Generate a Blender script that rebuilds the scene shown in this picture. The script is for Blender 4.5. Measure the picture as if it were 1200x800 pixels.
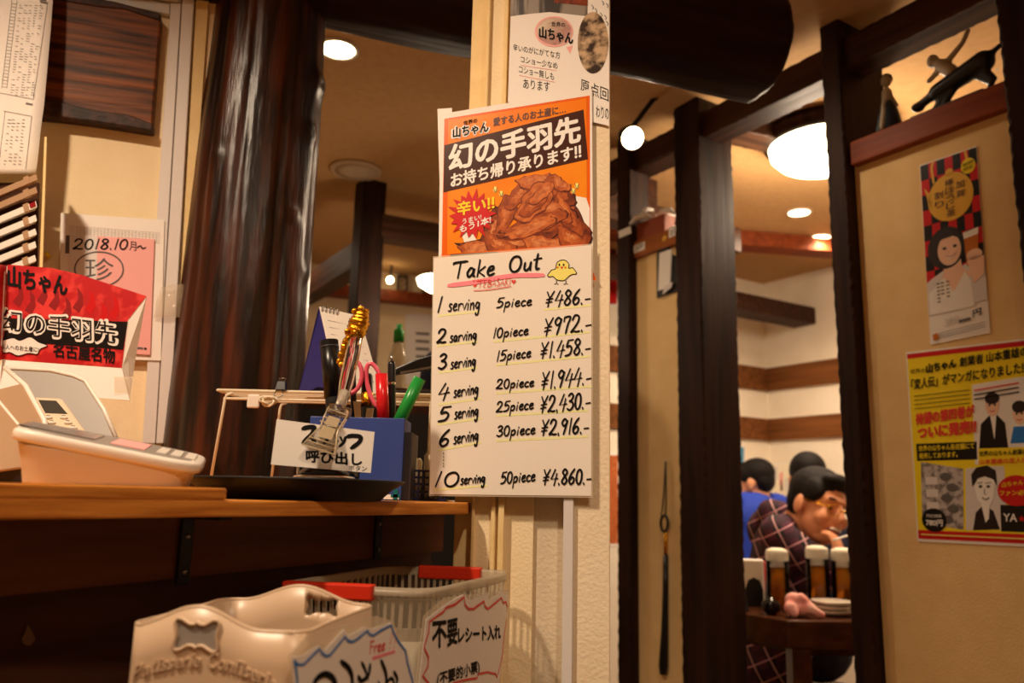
import bpy, bmesh, math, random
from mathutils import Vector, Matrix, noise
random.seed(7)
SC = bpy.context.scene
COL = SC.collection
for o in list(bpy.data.objects):
    bpy.data.objects.remove(o, do_unlink=True)

# ------------------------------------------------------------------ camera, world, exposure, lights
F, CX, CY = 940.0, 600.0, 400.0                 # focal length in pixels of the 1200x800 frame
CAM = Vector((0, 0, 1.085))
VPZ = (715.0, -4500.0)                          # where the room's verticals meet
_up = Vector(((VPZ[0]-CX)/F, (CY-VPZ[1])/F, -1)).normalized()
_f = Vector((0, 0, -1)); _y = (_f-_up*_f.dot(_up)).normalized(); _x = _y.cross(_up)
R = Matrix((_x, _y, _up))                       # camera axes -> room axes
cd = bpy.data.cameras.new('camera'); cam = bpy.data.objects.new('camera', cd); COL.objects.link(cam)
cam.matrix_world = Matrix.Translation(CAM) @ R.to_4x4()
cd.sensor_width = 36; cd.lens = F/1200*36; cd.clip_start = .02
cd.dof.use_dof = True; cd.dof.focus_distance = 1.03; cd.dof.aperture_fstop = 5.0
SC.camera = cam
SC.view_settings.view_transform = 'Standard'; SC.view_settings.look = 'None'
SC.view_settings.gamma = 1; SC.view_settings.use_curve_mapping = False
SC.view_settings.exposure = 0.32
w = bpy.data.worlds.new('world'); SC.world = w; w.use_nodes = True
w.node_tree.nodes['Background'].inputs[0].default_value = (1, .62, .32, 1)
w.node_tree.nodes['Background'].inputs[1].default_value = 0.05
WARM = (1, .765, .54)
CEIL = 2.46
DOWN = dict(near_left=(-.85, .25, 84), near_right=(.35, -.35, 40), partition_fill=(.40, 2.02, 9),  # last entry: unseen fill lamp, added to brighten the right partition wall
            opening=(-.571, 2.319, 16), hall=(1.37, 3.677, 46), hall_far=(1.61, 4.038, 34),
            kitchen=(-1.3, 3.9, 12), guests=(1.55, 3.05, 24))
DOME_W = 30; PEND_W = 5; SPOT_W = 4

def ray(px, py): return R @ Vector(((px-CX)/F, (CY-py)/F, -1))
def at(px, py, Y): r = ray(px, py); return CAM + r*(Y/r.y)
def atz(px, py, z): r = ray(px, py); return CAM + r*((z-CAM.z)/r.z)
def lerp(a, b, t): return a+(b-a)*t

# ------------------------------------------------------------------ materials
def lin(c):
    c = c/255
    return c/12.92 if c <= .04045 else ((c+.055)/1.055)**2.4
def rgb(c): return (lin(c[0]), lin(c[1]), lin(c[2]), 1)
MATS = {}
def M(name, col=(200, 200, 200), rough=.6, metal=0, col2=None, scale=20, stretch=None, rotz=0, detail=4, bump=0, bscale=None,
      trans=0, alpha=1, emit=0, ecol=None, coat=0, ramp=(.35, .65), ior=1.45, spec=.5):
    m = bpy.data.materials.new(name); m.use_nodes = True
    nt = m.node_tree; b = nt.nodes['Principled BSDF']; L = nt.links.new
    b.inputs['Base Color'].default_value = rgb(col); b.inputs['Roughness'].default_value = rough
    b.inputs['Metallic'].default_value = metal; b.inputs['Alpha'].default_value = alpha
    b.inputs['Transmission Weight'].default_value = trans; b.inputs['IOR'].default_value = ior
    b.inputs['Coat Weight'].default_value = coat; b.inputs['Specular IOR Level'].default_value = spec
    if emit:
        b.inputs['Emission Color'].default_value = rgb(ecol or col); b.inputs['Emission Strength'].default_value = emit
    if col2 or bump:
        tc = nt.nodes.new('ShaderNodeTexCoord'); mp = nt.nodes.new('ShaderNodeMapping'); mp2 = nt.nodes.new('ShaderNodeMapping')
        mp.inputs['Rotation'].default_value = (0, 0, -rotz)
        mp2.inputs['Scale'].default_value = stretch or (1, 1, 1)
        L(tc.outputs['Object'], mp.inputs[0]); L(mp.outputs[0], mp2.inputs[0])
        n = nt.nodes.new('ShaderNodeTexNoise'); n.inputs['Scale'].default_value = scale; n.inputs['Detail'].default_value = detail
        L(mp2.outputs[0], n.inputs['Vector'])
        if col2:
            r = nt.nodes.new('ShaderNodeValToRGB'); r.color_ramp.elements[0].position = ramp[0]; r.color_ramp.elements[1].position = ramp[1]
            r.color_ramp.elements[0].color = rgb(col); r.color_ramp.elements[1].color = rgb(col2)
            L(n.outputs['Fac'], r.inputs[0]); L(r.outputs[0], b.inputs['Base Color'])
        if bump:
            n2 = n
            if bscale:
                n2 = nt.nodes.new('ShaderNodeTexNoise'); n2.inputs['Scale'].default_value = bscale; n2.inputs['Detail'].default_value = 4
                L(mp2.outputs[0], n2.inputs['Vector'])
            bp = nt.nodes.new('ShaderNodeBump'); bp.inputs['Strength'].default_value = bump; bp.inputs['Distance'].default_value = .004
            L(n2.outputs['Fac'], bp.inputs['Height']); L(bp.outputs[0], b.inputs['Normal'])
    MATS[name] = m
    return m
AZ = math.radians
def wood(name, c1, c2, rough=.5, az=None, scale=30, bump=.4, coat=0, ramp=(.35, .65)):
    """grain runs vertically when az is None, else horizontally along that azimuth"""
    if az is None: return M(name, c1, rough, 0, c2, scale, (1, 1, .06), 0, 6, bump, coat=coat, ramp=ramp, spec=.18)
    return M(name, c1, rough, 0, c2, scale, (.06, 1, 1), az, 6, bump, coat=coat, ramp=ramp, spec=.18)

GRID = AZ(-58)                                   # the partition line's azimuth
wood('wood_post', (32, 17, 11), (54, 30, 18), .6, None, 40)
M('wood_log', (28, 16, 11), .3, 0, (98, 47, 23), 34, (1, 1, .10), 0, 8, 1.0, ramp=(.44, .78), spec=.5)
wood('wood_log_beam', (30, 18, 13), (50, 29, 19), .5, AZ(19), 22, .6)
wood('wood_beam', (46, 26, 17), (74, 44, 28), .5, GRID, 35)
wood('wood_beam_cross', (58, 36, 24), (88, 58, 40), .5, AZ(25), 35)
wood('wood_ledge', (140, 78, 36), (168, 100, 50), .5, GRID, 30)
wood('wood_band', (100, 60, 30), (134, 84, 44), .5, GRID, 30)
wood('wood_shelf', (120, 56, 30), (150, 74, 40), .45, GRID, 30)
wood('wood_counter', (176, 102, 36), (232, 158, 72), .42, AZ(57), 190, .15, ramp=(.3, .7))
wood('wood_apron', (86, 50, 30), (112, 66, 38), .5, AZ(64), 45, .2)
wood('wood_panel', (60, 34, 24), (78, 44, 28), .5, AZ(64), 45, .2)
wood('wood_plaque', (58, 31, 16), (156, 88, 40), .45, AZ(16), 75, .5, ramp=(.36, .74))
wood('wood_table', (58, 30, 17), (80, 44, 24), .25, AZ(32), 25, .1)
wood('wood_floor', (110, 72, 44), (140, 94, 60), .45, GRID, 20, .2)
M('bark', (34, 18, 10), .6, 0, (70, 38, 20), 60, bump=.8)
M('plaster', (244, 222, 180), .85, 0, (250, 230, 190), 12, bump=.25, bscale=260)
M('plaster_pillar', (240, 220, 186), .8, 0, (246, 228, 196), 9, bump=.3, bscale=200)
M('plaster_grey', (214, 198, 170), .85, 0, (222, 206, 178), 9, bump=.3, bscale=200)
M('paint_yellow', (236, 206, 142), .6, 0, (244, 216, 156), 25, bump=.2, bscale=120)
M('plaster_amber', (236, 200, 138), .85, 0, (242, 208, 148), 12, bump=.25, bscale=260); M('plaster_white', (246, 234, 212), .85, 0, (250, 240, 220), 8)
M('plaster_ceiling', (206, 162, 106), .9, 0, (214, 170, 114), 30, bump=.5, bscale=300)
M('duct', (226, 220, 216), .4)
M('paper', (246, 240, 232), .6); M('paper_glossy', (246, 238, 226), .22); M('paper_cream', (250, 240, 214), .5)
M('paper_grey', (226, 220, 216), .6); M('paper_pink', (246, 176, 172), .55); M('pencil', (120, 112, 108), .7)
M('ink', (16, 13, 13), .75, spec=.25); M('ink_red', (226, 58, 44), .5); M('ink_grey', (100, 94, 92), .6); M('ink_brown', (86, 44, 26), .45)
M('print_orange', (250, 132, 16), .25, 0, (252, 150, 28), 14); M('print_deep_orange', (240, 104, 14), .25)
M('print_brown', (70, 32, 18), .25); M('print_white', (252, 248, 242), .25); M('print_red', (212, 30, 34), .3)
M('print_yellow', (252, 226, 40), .3); M('print_black', (24, 20, 20), .3); M('print_pale_yellow', (246, 236, 120), .5)
M('print_red_ink', (244, 110, 96), .5); M('marker_pink', (250, 140, 156), .5); M('marker_yellow', (244, 244, 178), .5); M('print_blue', (38, 122, 206), .4)
M('print_wing', (132, 56, 26), .3, 0, (196, 98, 44), 90, detail=8, ramp=(.3, .7)); M('print_wing_dark', (92, 36, 20), .3, 0, (150, 66, 30), 110, detail=8)
M('print_wing_light', (170, 78, 34), .3, 0, (218, 124, 62), 100, detail=8)
M('print_wing_deep', (60, 22, 14), .3); M('print_wing_glow', (226, 146, 90), .3, 0, (190, 100, 52), 120, detail=6); M('print_grilled', (54, 38, 28), .3, 0, (206, 176, 140), 75, detail=6, ramp=(.4, .62))
M('print_facade', (60, 54, 50), .3, 0, (150, 140, 128), 60, (1, 1, .1), detail=3, ramp=(.45, .55))
M('print_skin', (250, 206, 176), .4); M('print_hair', (40, 26, 24), .4); M('print_grey', (196, 188, 184), .4, 0, (120, 112, 110), 70, ramp=(.45, .6))
M('print_light_grey', (226, 220, 216), .4); M('print_amber', (206, 118, 40), .3); M('print_teapot', (238, 186, 60), .35)
M('red_card', (196, 26, 32), .4, 0, (232, 62, 58), 40, ramp=(.48, .6)); M('red_dark', (150, 24, 30), .4)
M('plastic_beige', (222, 200, 172), .4); M('plastic_white', (240, 232, 220), .3); M('plastic_grey', (150, 142, 134), .45)
M('plastic_tan', (184, 150, 118), .4); M('screen_dark', (70, 66, 60), .15); M('plastic_cream', (204, 176, 146), .35)
M('plastic_black', (18, 16, 16), .3); M('plastic_black_gloss', (12, 11, 11), .08); M('plastic_black_matt', (24, 22, 22), .55)
M('plastic_blue', (58, 78, 150), .35); M('plastic_navy', (26, 34, 78), .4); M('plastic_dark', (62, 58, 64), .4)
M('plastic_pink', (232, 96, 118), .3); M('plastic_red', (222, 30, 36), .25); M('plastic_green', (32, 150, 60), .3)
M('plastic_clear', (250, 246, 238), .08, trans=1.0, ior=1.35); M('clip_tint', (206, 186, 150), .15, alpha=.55); M('plastic_frost', (200, 184, 158), .32, alpha=.5)
M('basket_red', (214, 52, 28), .3); M('gold', (226, 164, 40), .2, 1, bump=.6, scale=160); M('chrome', (220, 214, 206), .12, 1)
M('steel', (150, 148, 146), .3, 1); M('wire_white', (238, 224, 196), .35); M('iron_black', (20, 18, 18), .45, .4)
M('tape_clear', (244, 226, 196), .15, alpha=.22); M('laminate', (240, 226, 200), .12, alpha=.35)
M('cal_blue', (22, 30, 120), .4); M('lamp_white', (255, 244, 224), .4, emit=14, ecol=(255, 226, 176)); M('lamp_dome', (255, 246, 230), .4, emit=6, ecol=(255, 236, 196))
M('speaker_white', (206, 182, 150), .6); M('red_poster', (206, 24, 26), .4); M('glass', (250, 250, 250), .03, trans=1, ior=1.2)
M('beer', (226, 138, 20), .1, trans=.75, ior=1.33); M('foam', (250, 240, 216), .8); M('towel_pink', (240, 150, 140), .9, 0, (250, 196, 180), 30)
M('ceramic', (226, 214, 196), .25); M('black_gloss', (16, 12, 12), .08)
M('skin', (226, 160, 118), .5); M('skin_dark', (222, 152, 112), .5); M('hair', (22, 17, 16), .7, bump=.9, scale=160, stretch=(1, 1, .3), spec=.25)
M('shirt_blue', (40, 70, 190), .8); M('shirt_navy', (24, 28, 52), .85); M('shirt_white', (206, 196, 188), .85); M('teeth', (244, 236, 222), .3)
M('mouth', (120, 40, 36), .5); M('green_cap', (40, 170, 70), .3); M('bottle', (226, 214, 184), .15, alpha=.45)
M('brown_box', (150, 72, 40), .6); M('figure_dark', (30, 30, 30), .35); M('figure_grey', (176, 160, 134), .5); M('figure_cloth', (30, 44, 52), .6)
M('stamp', (90, 84, 84), .6); M('stain', (120, 90, 62), .6); M('teal', (20, 110, 110), .4); M('sky_print', (70, 150, 190), .5)
M('rubber', (28, 26, 26), .6)

def plaid():
    m = bpy.data.materials.new('plaid'); m.use_nodes = True; nt = m.node_tree; L = nt.links.new; b = nt.nodes['Principled BSDF']
    b.inputs['Roughness'].default_value = .85
    tc = nt.nodes.new('ShaderNodeTexCoord'); mp = nt.nodes.new('ShaderNodeMapping'); mp.inputs['Rotation'].default_value = (.15, .45, .5)
    L(tc.outputs['Object'], mp.inputs[0]); sp = nt.nodes.new('ShaderNodeSeparateXYZ'); L(mp.outputs[0], sp.inputs[0])
    def band(sock, freq, width, ph=0):
        a = nt.nodes.new('ShaderNodeMath'); a.operation = 'MULTIPLY_ADD'; a.inputs[1].default_value = freq; a.inputs[2].default_value = ph; L(sock, a.inputs[0])
        f = nt.nodes.new('ShaderNodeMath'); f.operation = 'FRACT'; L(a.outputs[0], f.inputs[0])
        c = nt.nodes.new('ShaderNodeMath'); c.operation = 'LESS_THAN'; c.inputs[1].default_value = width; L(f.outputs[0], c.inputs[0]); return c.outputs[0]
    def mix(fac, a, c):
        x = nt.nodes.new('ShaderNodeMix'); x.data_type = 'RGBA'; L(fac, x.inputs[0])
        if isinstance(a, tuple): x.inputs[6].default_value = a
        else: L(a, x.inputs[6])
        x.inputs[7].default_value = c; return x.outputs[2]
    c = mix(band(sp.outputs[0], 15, .5), rgb((24, 13, 26)), rgb((74, 24, 48)))
    c = mix(band(sp.outputs[2], 15, .4), c, rgb((50, 16, 36)))
    c = mix(band(sp.outputs[0], 15, .07, .3), c, rgb((206, 160, 160)))
    c = mix(band(sp.outputs[2], 15, .07, .3), c, rgb((206, 150, 160)))
    L(c, b.inputs['Base Color']); MATS['plaid'] = m
plaid()

# ------------------------------------------------------------------ objects, things and parts
WPOS = {}
def root_of(o):
    while o.parent: o = o.parent
    return o
def tag(o, label=None, cat=None, group=None, kind=None):
    if label: o['label'] = label
    if cat: o['category'] = cat
    if group: o['group'] = group
    if kind: o['kind'] = kind
    return o
def thing(name, loc, label, cat, group=None):
    o = bpy.data.objects.new(name, None); o.empty_display_size = .05; COL.objects.link(o); o.location = loc; WPOS[o] = Vector(loc)
    return tag(o, label, cat, group)
class MB:
    """collects shapes in room coordinates; build() links them as ONE mesh object"""
    def __init__(s): s.v = []; s.f = []; s.m = []; s.sm = []; s.mats = []; s.cur = 0; s.smooth = False
    def mat(s, name, smooth=None):
        if name not in s.mats: s.mats.append(name)
        s.cur = s.mats.index(name)
        if smooth is not None: s.smooth = smooth
        return s
    def add(s, vs, fs):
        n = len(s.v); s.v += [tuple(v) for v in vs]
        for f in fs: s.f.append([n+i for i in f]); s.m.append(s.cur); s.sm.append(s.smooth)
        return s
    def poly(s, pts): return s.add(pts, [list(range(len(pts)))])
    def obox(s, c, ax, ay, az):
        c = Vector(c); vs = [c+ax*i+ay*j+az*k for i in (-1, 1) for j in (-1, 1) for k in (-1, 1)]
        return s.add(vs, [(0, 1, 3, 2), (4, 6, 7, 5), (0, 4, 5, 1), (2, 3, 7, 6), (0, 2, 6, 4), (1, 5, 7, 3)])
    def box(s, c, sx, sy, sz): return s.obox(c, Vector((sx/2, 0, 0)), Vector((0, sy/2, 0)), Vector((0, 0, sz/2)))
    def prism(s, pts, d):
        """extrude a planar polygon of room points by vector d"""
        n = len(pts); a = [Vector(p) for p in pts]; b = [p+d for p in a]
        return s.add(a+b, [list(range(n))[::-1], list(range(n, 2*n))]+[(i, (i+1) % n, n+(i+1) % n, n+i) for i in range(n)])
    def rings(s, rings, cap=True, closed=True):
        n = len(rings[0]); vs = [p for r in rings for p in r]; fs = []
        for k in range(len(rings)-1):
            for i in range(n if closed else n-1):
                j = (i+1) % n; fs.append((k*n+i, k*n+j, (k+1)*n+j, (k+1)*n+i))
        if cap: fs += [list(range(n))[::-1], [(len(rings)-1)*n+i for i in range(n)]]
        return s.add(vs, fs)
    def tube(s, pts, r, n=10, cap=True):
        pts = [Vector(p) for p in pts]; rs = r if isinstance(r, (list, tuple)) else [r]*len(pts); out = []; ref = None
        for i, p in enumerate(pts):
            t = (pts[min(i+1, len(pts)-1)]-pts[max(i-1, 0)]).normalized()
            if ref is None: ref = t.orthogonal().normalized()
            ref = (ref-t*ref.dot(t)).normalized(); bi = t.cross(ref)
            out.append([p+(ref*math.cos(2*math.pi*k/n)+bi*math.sin(2*math.pi*k/n))*rs[i] for k in range(n)])
        return s.rings(out, cap)
    def lathe(s, c, prof, n=24, axis=Vector((0, 0, 1)), cap=True):
        c = Vector(c); axis = axis.normalized(); e = axis.orthogonal().normalized(); g = axis.cross(e)
        return s.rings([[c+axis*h+(e*math.cos(2*math.pi*k/n)+g*math.sin(2*math.pi*k/n))*r for k in range(n)] for r, h in prof], cap)
    def ball(s, c, rx, ry=None, rz=None, rot=None, n=14):
        ry = ry or rx; rz = rz or rx; c = Vector(c); rot = rot or Matrix.Identity(3)
        m = n//2+1; rg = []
        for i in range(m+1):
            th = math.pi*(.02+.96*i/m)
            rg.append([c+rot @ Vector((rx*math.sin(th)*math.cos(2*math.pi*k/n), ry*math.sin(th)*math.sin(2*math.pi*k/n), -rz*math.cos(th))) for k in range(n)])
        return s.rings(rg)
    def build(s, name, parent=None, loc=None, label=None, cat=None, group=None, kind=None, bevel=0, solid=0, seg=2):
        base = WPOS[root_of(parent)] if parent else Vector(loc if loc is not None else s.v[0])
        me = bpy.data.meshes.new(name)
        me.from_pydata([(v[0]-base.x, v[1]-base.y, v[2]-base.z) for v in s.v], [], s.f)
        for n in s.mats: me.materials.append(MATS[n])
        me.polygons.foreach_set('material_index', s.m); me.polygons.foreach_set('use_smooth', s.sm); me.update()
        o = bpy.data.objects.new(name, me); COL.objects.link(o)
        if parent: o.parent = parent
        else: o.location = base; WPOS[o] = base
        if solid:
            md = o.modifiers.new('solid', 'SOLIDIFY'); md.thickness = solid; md.offset = 0
        if bevel:
            md = o.modifiers.new('bevel', 'BEVEL'); md.width = bevel; md.segments = seg; md.limit_method = 'ANGLE'
        return tag(o, label, cat, group, kind)
def mb(mat, smooth=False): return MB().mat(mat, smooth)

class Pl:
    """a vertical plane in the room: through the point seen at (px,py) at depth Y, running along azimuth a"""
    def __init__(s, px, py, Y, a):
        s.o = at(px, py, Y); s.u = Vector((math.cos(a), math.sin(a), 0)); s.v = Vector((0, 0, 1))
        n = s.u.cross(s.v); s.n = n if n.dot(CAM-s.o) > 0 else -n
    def hit(s, px, py, d=0):
        r = ray(px, py); o = s.o+s.n*d; return CAM+r*((o-CAM).dot(s.n)/r.dot(s.n))
    def uv(s, px, py): p = s.hit(px, py)-s.o; return Vector((p.dot(s.u), p.z))
    def P(s, q, d=0): return s.o+s.u*q[0]+s.v*q[1]+s.n*d
    def U(s, px, py=580): return s.uv(px, py)[0]
    def pt(s, u, z, d=0): p = s.o+s.u*u+s.n*d; return Vector((p.x, p.y, z))

# lettering ---------------------------------------------------------------------------------------
TC = {}
def V_(v): return v.length
def text_shape(t, bold=0.0, res=2):
    k = (t, bold, res)
    if k not in TC:
        c = bpy.data.curves.new('lettering', 'FONT'); c.body = t; c.size = 1; c.offset = bold; c.resolution_u = res
        o = bpy.data.objects.new('lettering', c); COL.objects.link(o); dg = bpy.context.evaluated_depsgraph_get(); dg.update()
        me = bpy.data.meshes.new_from_object(o.evaluated_get(dg))
        vs = [(v.co.x, v.co.y) for v in me.vertices]; fs = [list(p.vertices) for p in me.polygons]
        bpy.data.objects.remove(o); bpy.data.meshes.remove(me); bpy.data.curves.remove(c)
        x0 = min(v[0] for v in vs); x1 = max(v[0] for v in vs); y0 = min(v[1] for v in vs); y1 = max(v[1] for v in vs)
        TC[k] = ([((x-x0)/(x1-x0), (y-y0)/(y1-y0)) for x, y in vs], fs)
    return TC[k]
def smooth(pts, k=5):
    if len(pts) < 3: return [Vector(p) for p in pts]
    P = [Vector(p) for p in pts]; P = [P[0]*2-P[1]]+P+[P[-1]*2-P[-2]]; out = []
    for i in range(1, len(P)-2):
        a, b, c, d = P[i-1:i+3]
        for j in range(k):
            t = j/k
            out.append(.5*((2*b)+(c-a)*t+(2*a-5*b+4*c-d)*t*t+(3*b-a-3*c+d)*t**3))
    return out+[P[-2]]
class Ink:
    """prints on a plane: coordinates are photo pixels projected onto the plane, or plane metres"""
    def __init__(s, pl, d): s.pl = pl; s.d = d; s.m = MB()
    def q(s, p): return s.pl.uv(*p)
    def poly(s, pts, mat, lift=0, raw=False):
        s.m.mat(mat); s.m.poly([s.pl.P(p if raw else s.q(p), s.d+lift) for p in pts]); return s
    def text(s, t, bl, br, h, mat, bold=0.0, lift=.0002, res=3, up=None):
        A = s.q(bl); B = s.q(br); up = up or (bl[0]+.0*h, bl[1]-h); C = s.q(up)
        vs, fs = text_shape(t, 0.0, res); s.m.mat(mat); ex = max(0, bold)*V_(C-A)*1.05
        offs = [Vector((0, 0))]+([Vector((math.cos(k*math.pi/4), math.sin(k*math.pi/4)))*ex for k in range(8)] if ex > 1e-5 else [])
        for n_, of in enumerate(offs): s.m.add([s.pl.P(A+(B-A)*x+(C-A)*y+of, s.d+lift+n_*8e-6) for x, y in vs], fs)
        return s
    def column(s, t, top, h, step, mat, bold=.0, lift=.0004):
        x, y = top
        for ch in t: s.text(ch, (x, y+h), (x+h*.85, y+h), h, mat, bold, lift); y += step
        return s
    def ribbon(s, pts, wd, mat, lift=.0004, raw=False, sm=True, taper=False):
        """wd in pixels (or metres if raw)"""
        Q = [Vector(p) if raw else s.q(p) for p in pts]
        if not raw: wd = wd*(s.pl.o-CAM).length/F
        if sm: Q = smooth(Q)
        n = len(Q); L = []; Rr = []
        for i, p in enumerate(Q):
            t = Q[min(i+1, n-1)]-Q[max(i-1, 0)]
            t = t.normalized() if t.length > 1e-9 else Vector((1, 0)); nn = Vector((-t.y, t.x)); k = wd/2
            if taper: k *= .45+.55*math.sin(math.pi*min(1, .25+.75*i/max(1, n-1)))
            if i in (0, n-1): k *= .7
            L.append(p+nn*k); Rr.append(p-nn*k)
        t0 = (Q[0]-Q[1]).normalized()*wd*.3; t1 = (Q[-1]-Q[-2]).normalized()*wd*.3
        L = [L[0]+t0]+L+[L[-1]+t1]; Rr = [Rr[0]+t0]+Rr+[Rr[-1]+t1]
        L[0] = lerp(L[0], Rr[0], .25); L[-1] = lerp(L[-1], Rr[-1], .25)
        s.m.mat(mat); N = len(L)
        s.m.add([s.pl.P(p, s.d+lift) for p in L+Rr], [(i, i+1, N+i+1, N+i) for i in range(N-1)]); return s
    def disc(s, c, rx, ry, mat, lift=.0002, n=28):
        return s.poly([(c[0]+rx*math.cos(2*math.pi*k/n), c[1]+ry*math.sin(2*math.pi*k/n)) for k in range(n)], mat, lift)
    def hand(s, t, bl, br, h, wd, mat='ink', lift=.0004, lean=.12):
        A = s.q(bl); B = s.q(br); C = s.q((bl[0], bl[1]-h)); U = B-A; V = C-A
        total = sum(HF[c][0] for c in t); x = 0; wd = wd*(s.pl.o-CAM).length/F
        for c in t:
            cw, strokes = HF[c]
            for st in strokes:
                straight = st[0] == 'L'; st = st[1:] if straight else st
                Q = [A+U*((x+(px+lean*py)*1.0)/total)+V*py for px, py in st]
                s.ribbon(Q, wd, mat, lift, raw=True, sm=not straight)
            x += cw
        return s
    def build(s, name, parent, label=None): return s.m.build(name, parent, label=label)
E_ = lambda cx, cy, rx, ry, a0=90, a1=450, n=9: [(cx+rx*math.cos(math.radians(lerp(a0, a1, i/n))), cy+ry*math.sin(math.radians(lerp(a0, a1, i/n)))) for i in range(n+1)]
HF = {  # handwritten characters: advance, strokes (unit height)
 '0': (.62, [E_(.27, .48, .22, .48, 100, 470)]), '1': (.34, [['L', (.12, 0), (.2, 1)]]),
 '2': (.68, [[(.05, .72), (.2, .98), (.46, .9), (.46, .62), (.25, .3), (.02, .04), (.2, .08), (.38, .03), (.6, .05)]]),
 '3': (.62, [[(.06, .86), (.28, 1), (.46, .84), (.34, .6), (.18, .54), (.42, .46), (.5, .22), (.28, .0), (.02, .1)]]),
 '4': (.66, [['L', (.34, 1), (.04, .36), (.6, .4)], ['L', (.5, .72), (.34, -.05)]]),
 '5': (.64, [['L', (.56, .98), (.2, .96)], [(.2, .96), (.12, .56), (.34, .62), (.5, .42), (.38, .1), (.04, .02)]]),
 '6': (.62, [[(.46, 1), (.2, .68), (.06, .3), (.2, .02), (.42, .12), (.46, .36), (.28, .46), (.1, .28)]]),
 '7': (.6, [['L', (.08, .7), (.1, .96)], [(.1, .92), (.3, .96), (.5, .9), (.36, .5), (.26, 0)]]),
 '8': (.62, [[(.46, .86), (.26, 1), (.1, .8), (.28, .56), (.48, .26), (.3, .02), (.08, .18), (.24, .48), (.44, .7), (.46, .86)]]),
 '9': (.6, [[(.46, .84), (.26, .98), (.08, .76), (.22, .54), (.44, .68), (.48, .9), (.4, .5), (.26, 0)]]),
 '¥': (.66, [['L', (.06, .98), (.26, .58)], ['L', (.56, 1), (.26, .5), (.2, 0)], ['L', (.06, .48), (.5, .52)], ['L', (.04, .28), (.46, .32)]]),
 '.': (.24, [['L', (.06, .08), (.1, -.02)]]), ',': (.24, [['L', (.06, .1), (.12, -.06)]]), '-': (.5, [['L', (.08, .3), (.42, .32)]]),
 '!': (.3, [['L', (.16, 1), (.12, .3)], ['L', (.1, .06), (.1, -.02)]]), ' ': (.5, []),
 's': (.46, [[(.38, .52), (.18, .56), (.14, .38), (.32, .24), (.26, .02), (.04, .04)]]),
 'e': (.5, [[(.08, .28), (.34, .36), (.34, .54), (.16, .5), (.08, .22), (.2, .02), (.44, .12)]]),
 'r': (.44, [['L', (.08, .5), (.1, 0)], [(.1, .3), (.22, .5), (.4, .5)]]),
 'v': (.46, [['L', (.04, .5), (.2, .02), (.42, .54)]]), 'i': (.28, [['L', (.12, .5), (.1, 0)], ['L', (.16, .76), (.15, .7)]]),
 'n': (.52, [['L', (.08, .5), (.08, 0)], [(.08, .3), (.26, .5), (.38, .4), (.4, 0)]]),
 'g': (.56, [[(.38, .46), (.18, .52), (.08, .26), (.22, .06), (.38, .3), (.4, .5), (.4, 0), (.32, -.4), (.14, -.42), (.1, -.26)]]),
 'p': (.54, [['L', (.1, .5), (.04, -.44)], [(.1, .4), (.3, .52), (.42, .32), (.3, .06), (.08, .08)]]),
 'c': (.44, [[(.38, .46), (.2, .52), (.06, .28), (.16, .02), (.4, .08)]]),
 'a': (.54, [[(.38, .46), (.2, .54), (.06, .26), (.16, .02), (.34, .2), (.4, .5), (.38, .12), (.48, .02)]]),
 'k': (.54, [['L', (.12, 1), (.08, 0)], ['L', (.44, .56), (.12, .28), (.46, 0)]]),
 't': (.5, [[(.24, 1), (.2, .4), (.24, .04), (.4, .06)], ['L', (.04, .64), (.46, .7)]]),
 'u': (.54, [[(.08, .52), (.08, .12), (.22, .02), (.38, .2), (.42, .52)], ['L', (.42, .52), (.44, 0)]]),
 'T': (.8, [[(.02, .86), (.12, .94), (.78, .98)], ['L', (.42, .96), (.36, 0)]]),
 'O': (.86, [E_(.38, .5, .32, .5, 80, 455)]),
 'E': (.56, [['L', (.1, .98), (.08, .02), (.46, .04)], ['L', (.1, .96), (.48, .98)], ['L', (.1, .52), (.42, .54)]]),
 'B': (.58, [['L', (.1, .98), (.08, 0)], [(.1, .96), (.42, .86), (.36, .58), (.1, .52)], [(.1, .52), (.48, .42), (.42, .06), (.08, .02)]]),
 'A': (.6, [['L', (.04, 0), (.3, 1), (.52, 0)], ['L', (.12, .36), (.46, .38)]]),
 'S': (.52, [[(.42, .9), (.2, 1), (.1, .74), (.38, .46), (.36, .1), (.06, .06)]]),
 'K': (.56, [['L', (.1, 1), (.08, 0)], ['L', (.46, .96), (.12, .46), (.48, 0)]]), 'I': (.26, [['L', (.14, 1), (.1, 0)]]),
 'F': (.54, [['L', (.1, 1), (.1, 0)], ['L', (.08, .98), (.52, .94)], ['L', (.1, .56), (.42, .56)]]),
}
def sheet(m, pl, pts, d, th=.0004, mat='paper'):
    """a paper of real thickness lying on the plane (pixel corners)"""
    m.mat(mat); Q = [pl.uv(*p) for p in pts]; m.prism([pl.P(q, d) for q in Q], pl.n*th); return m

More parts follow.
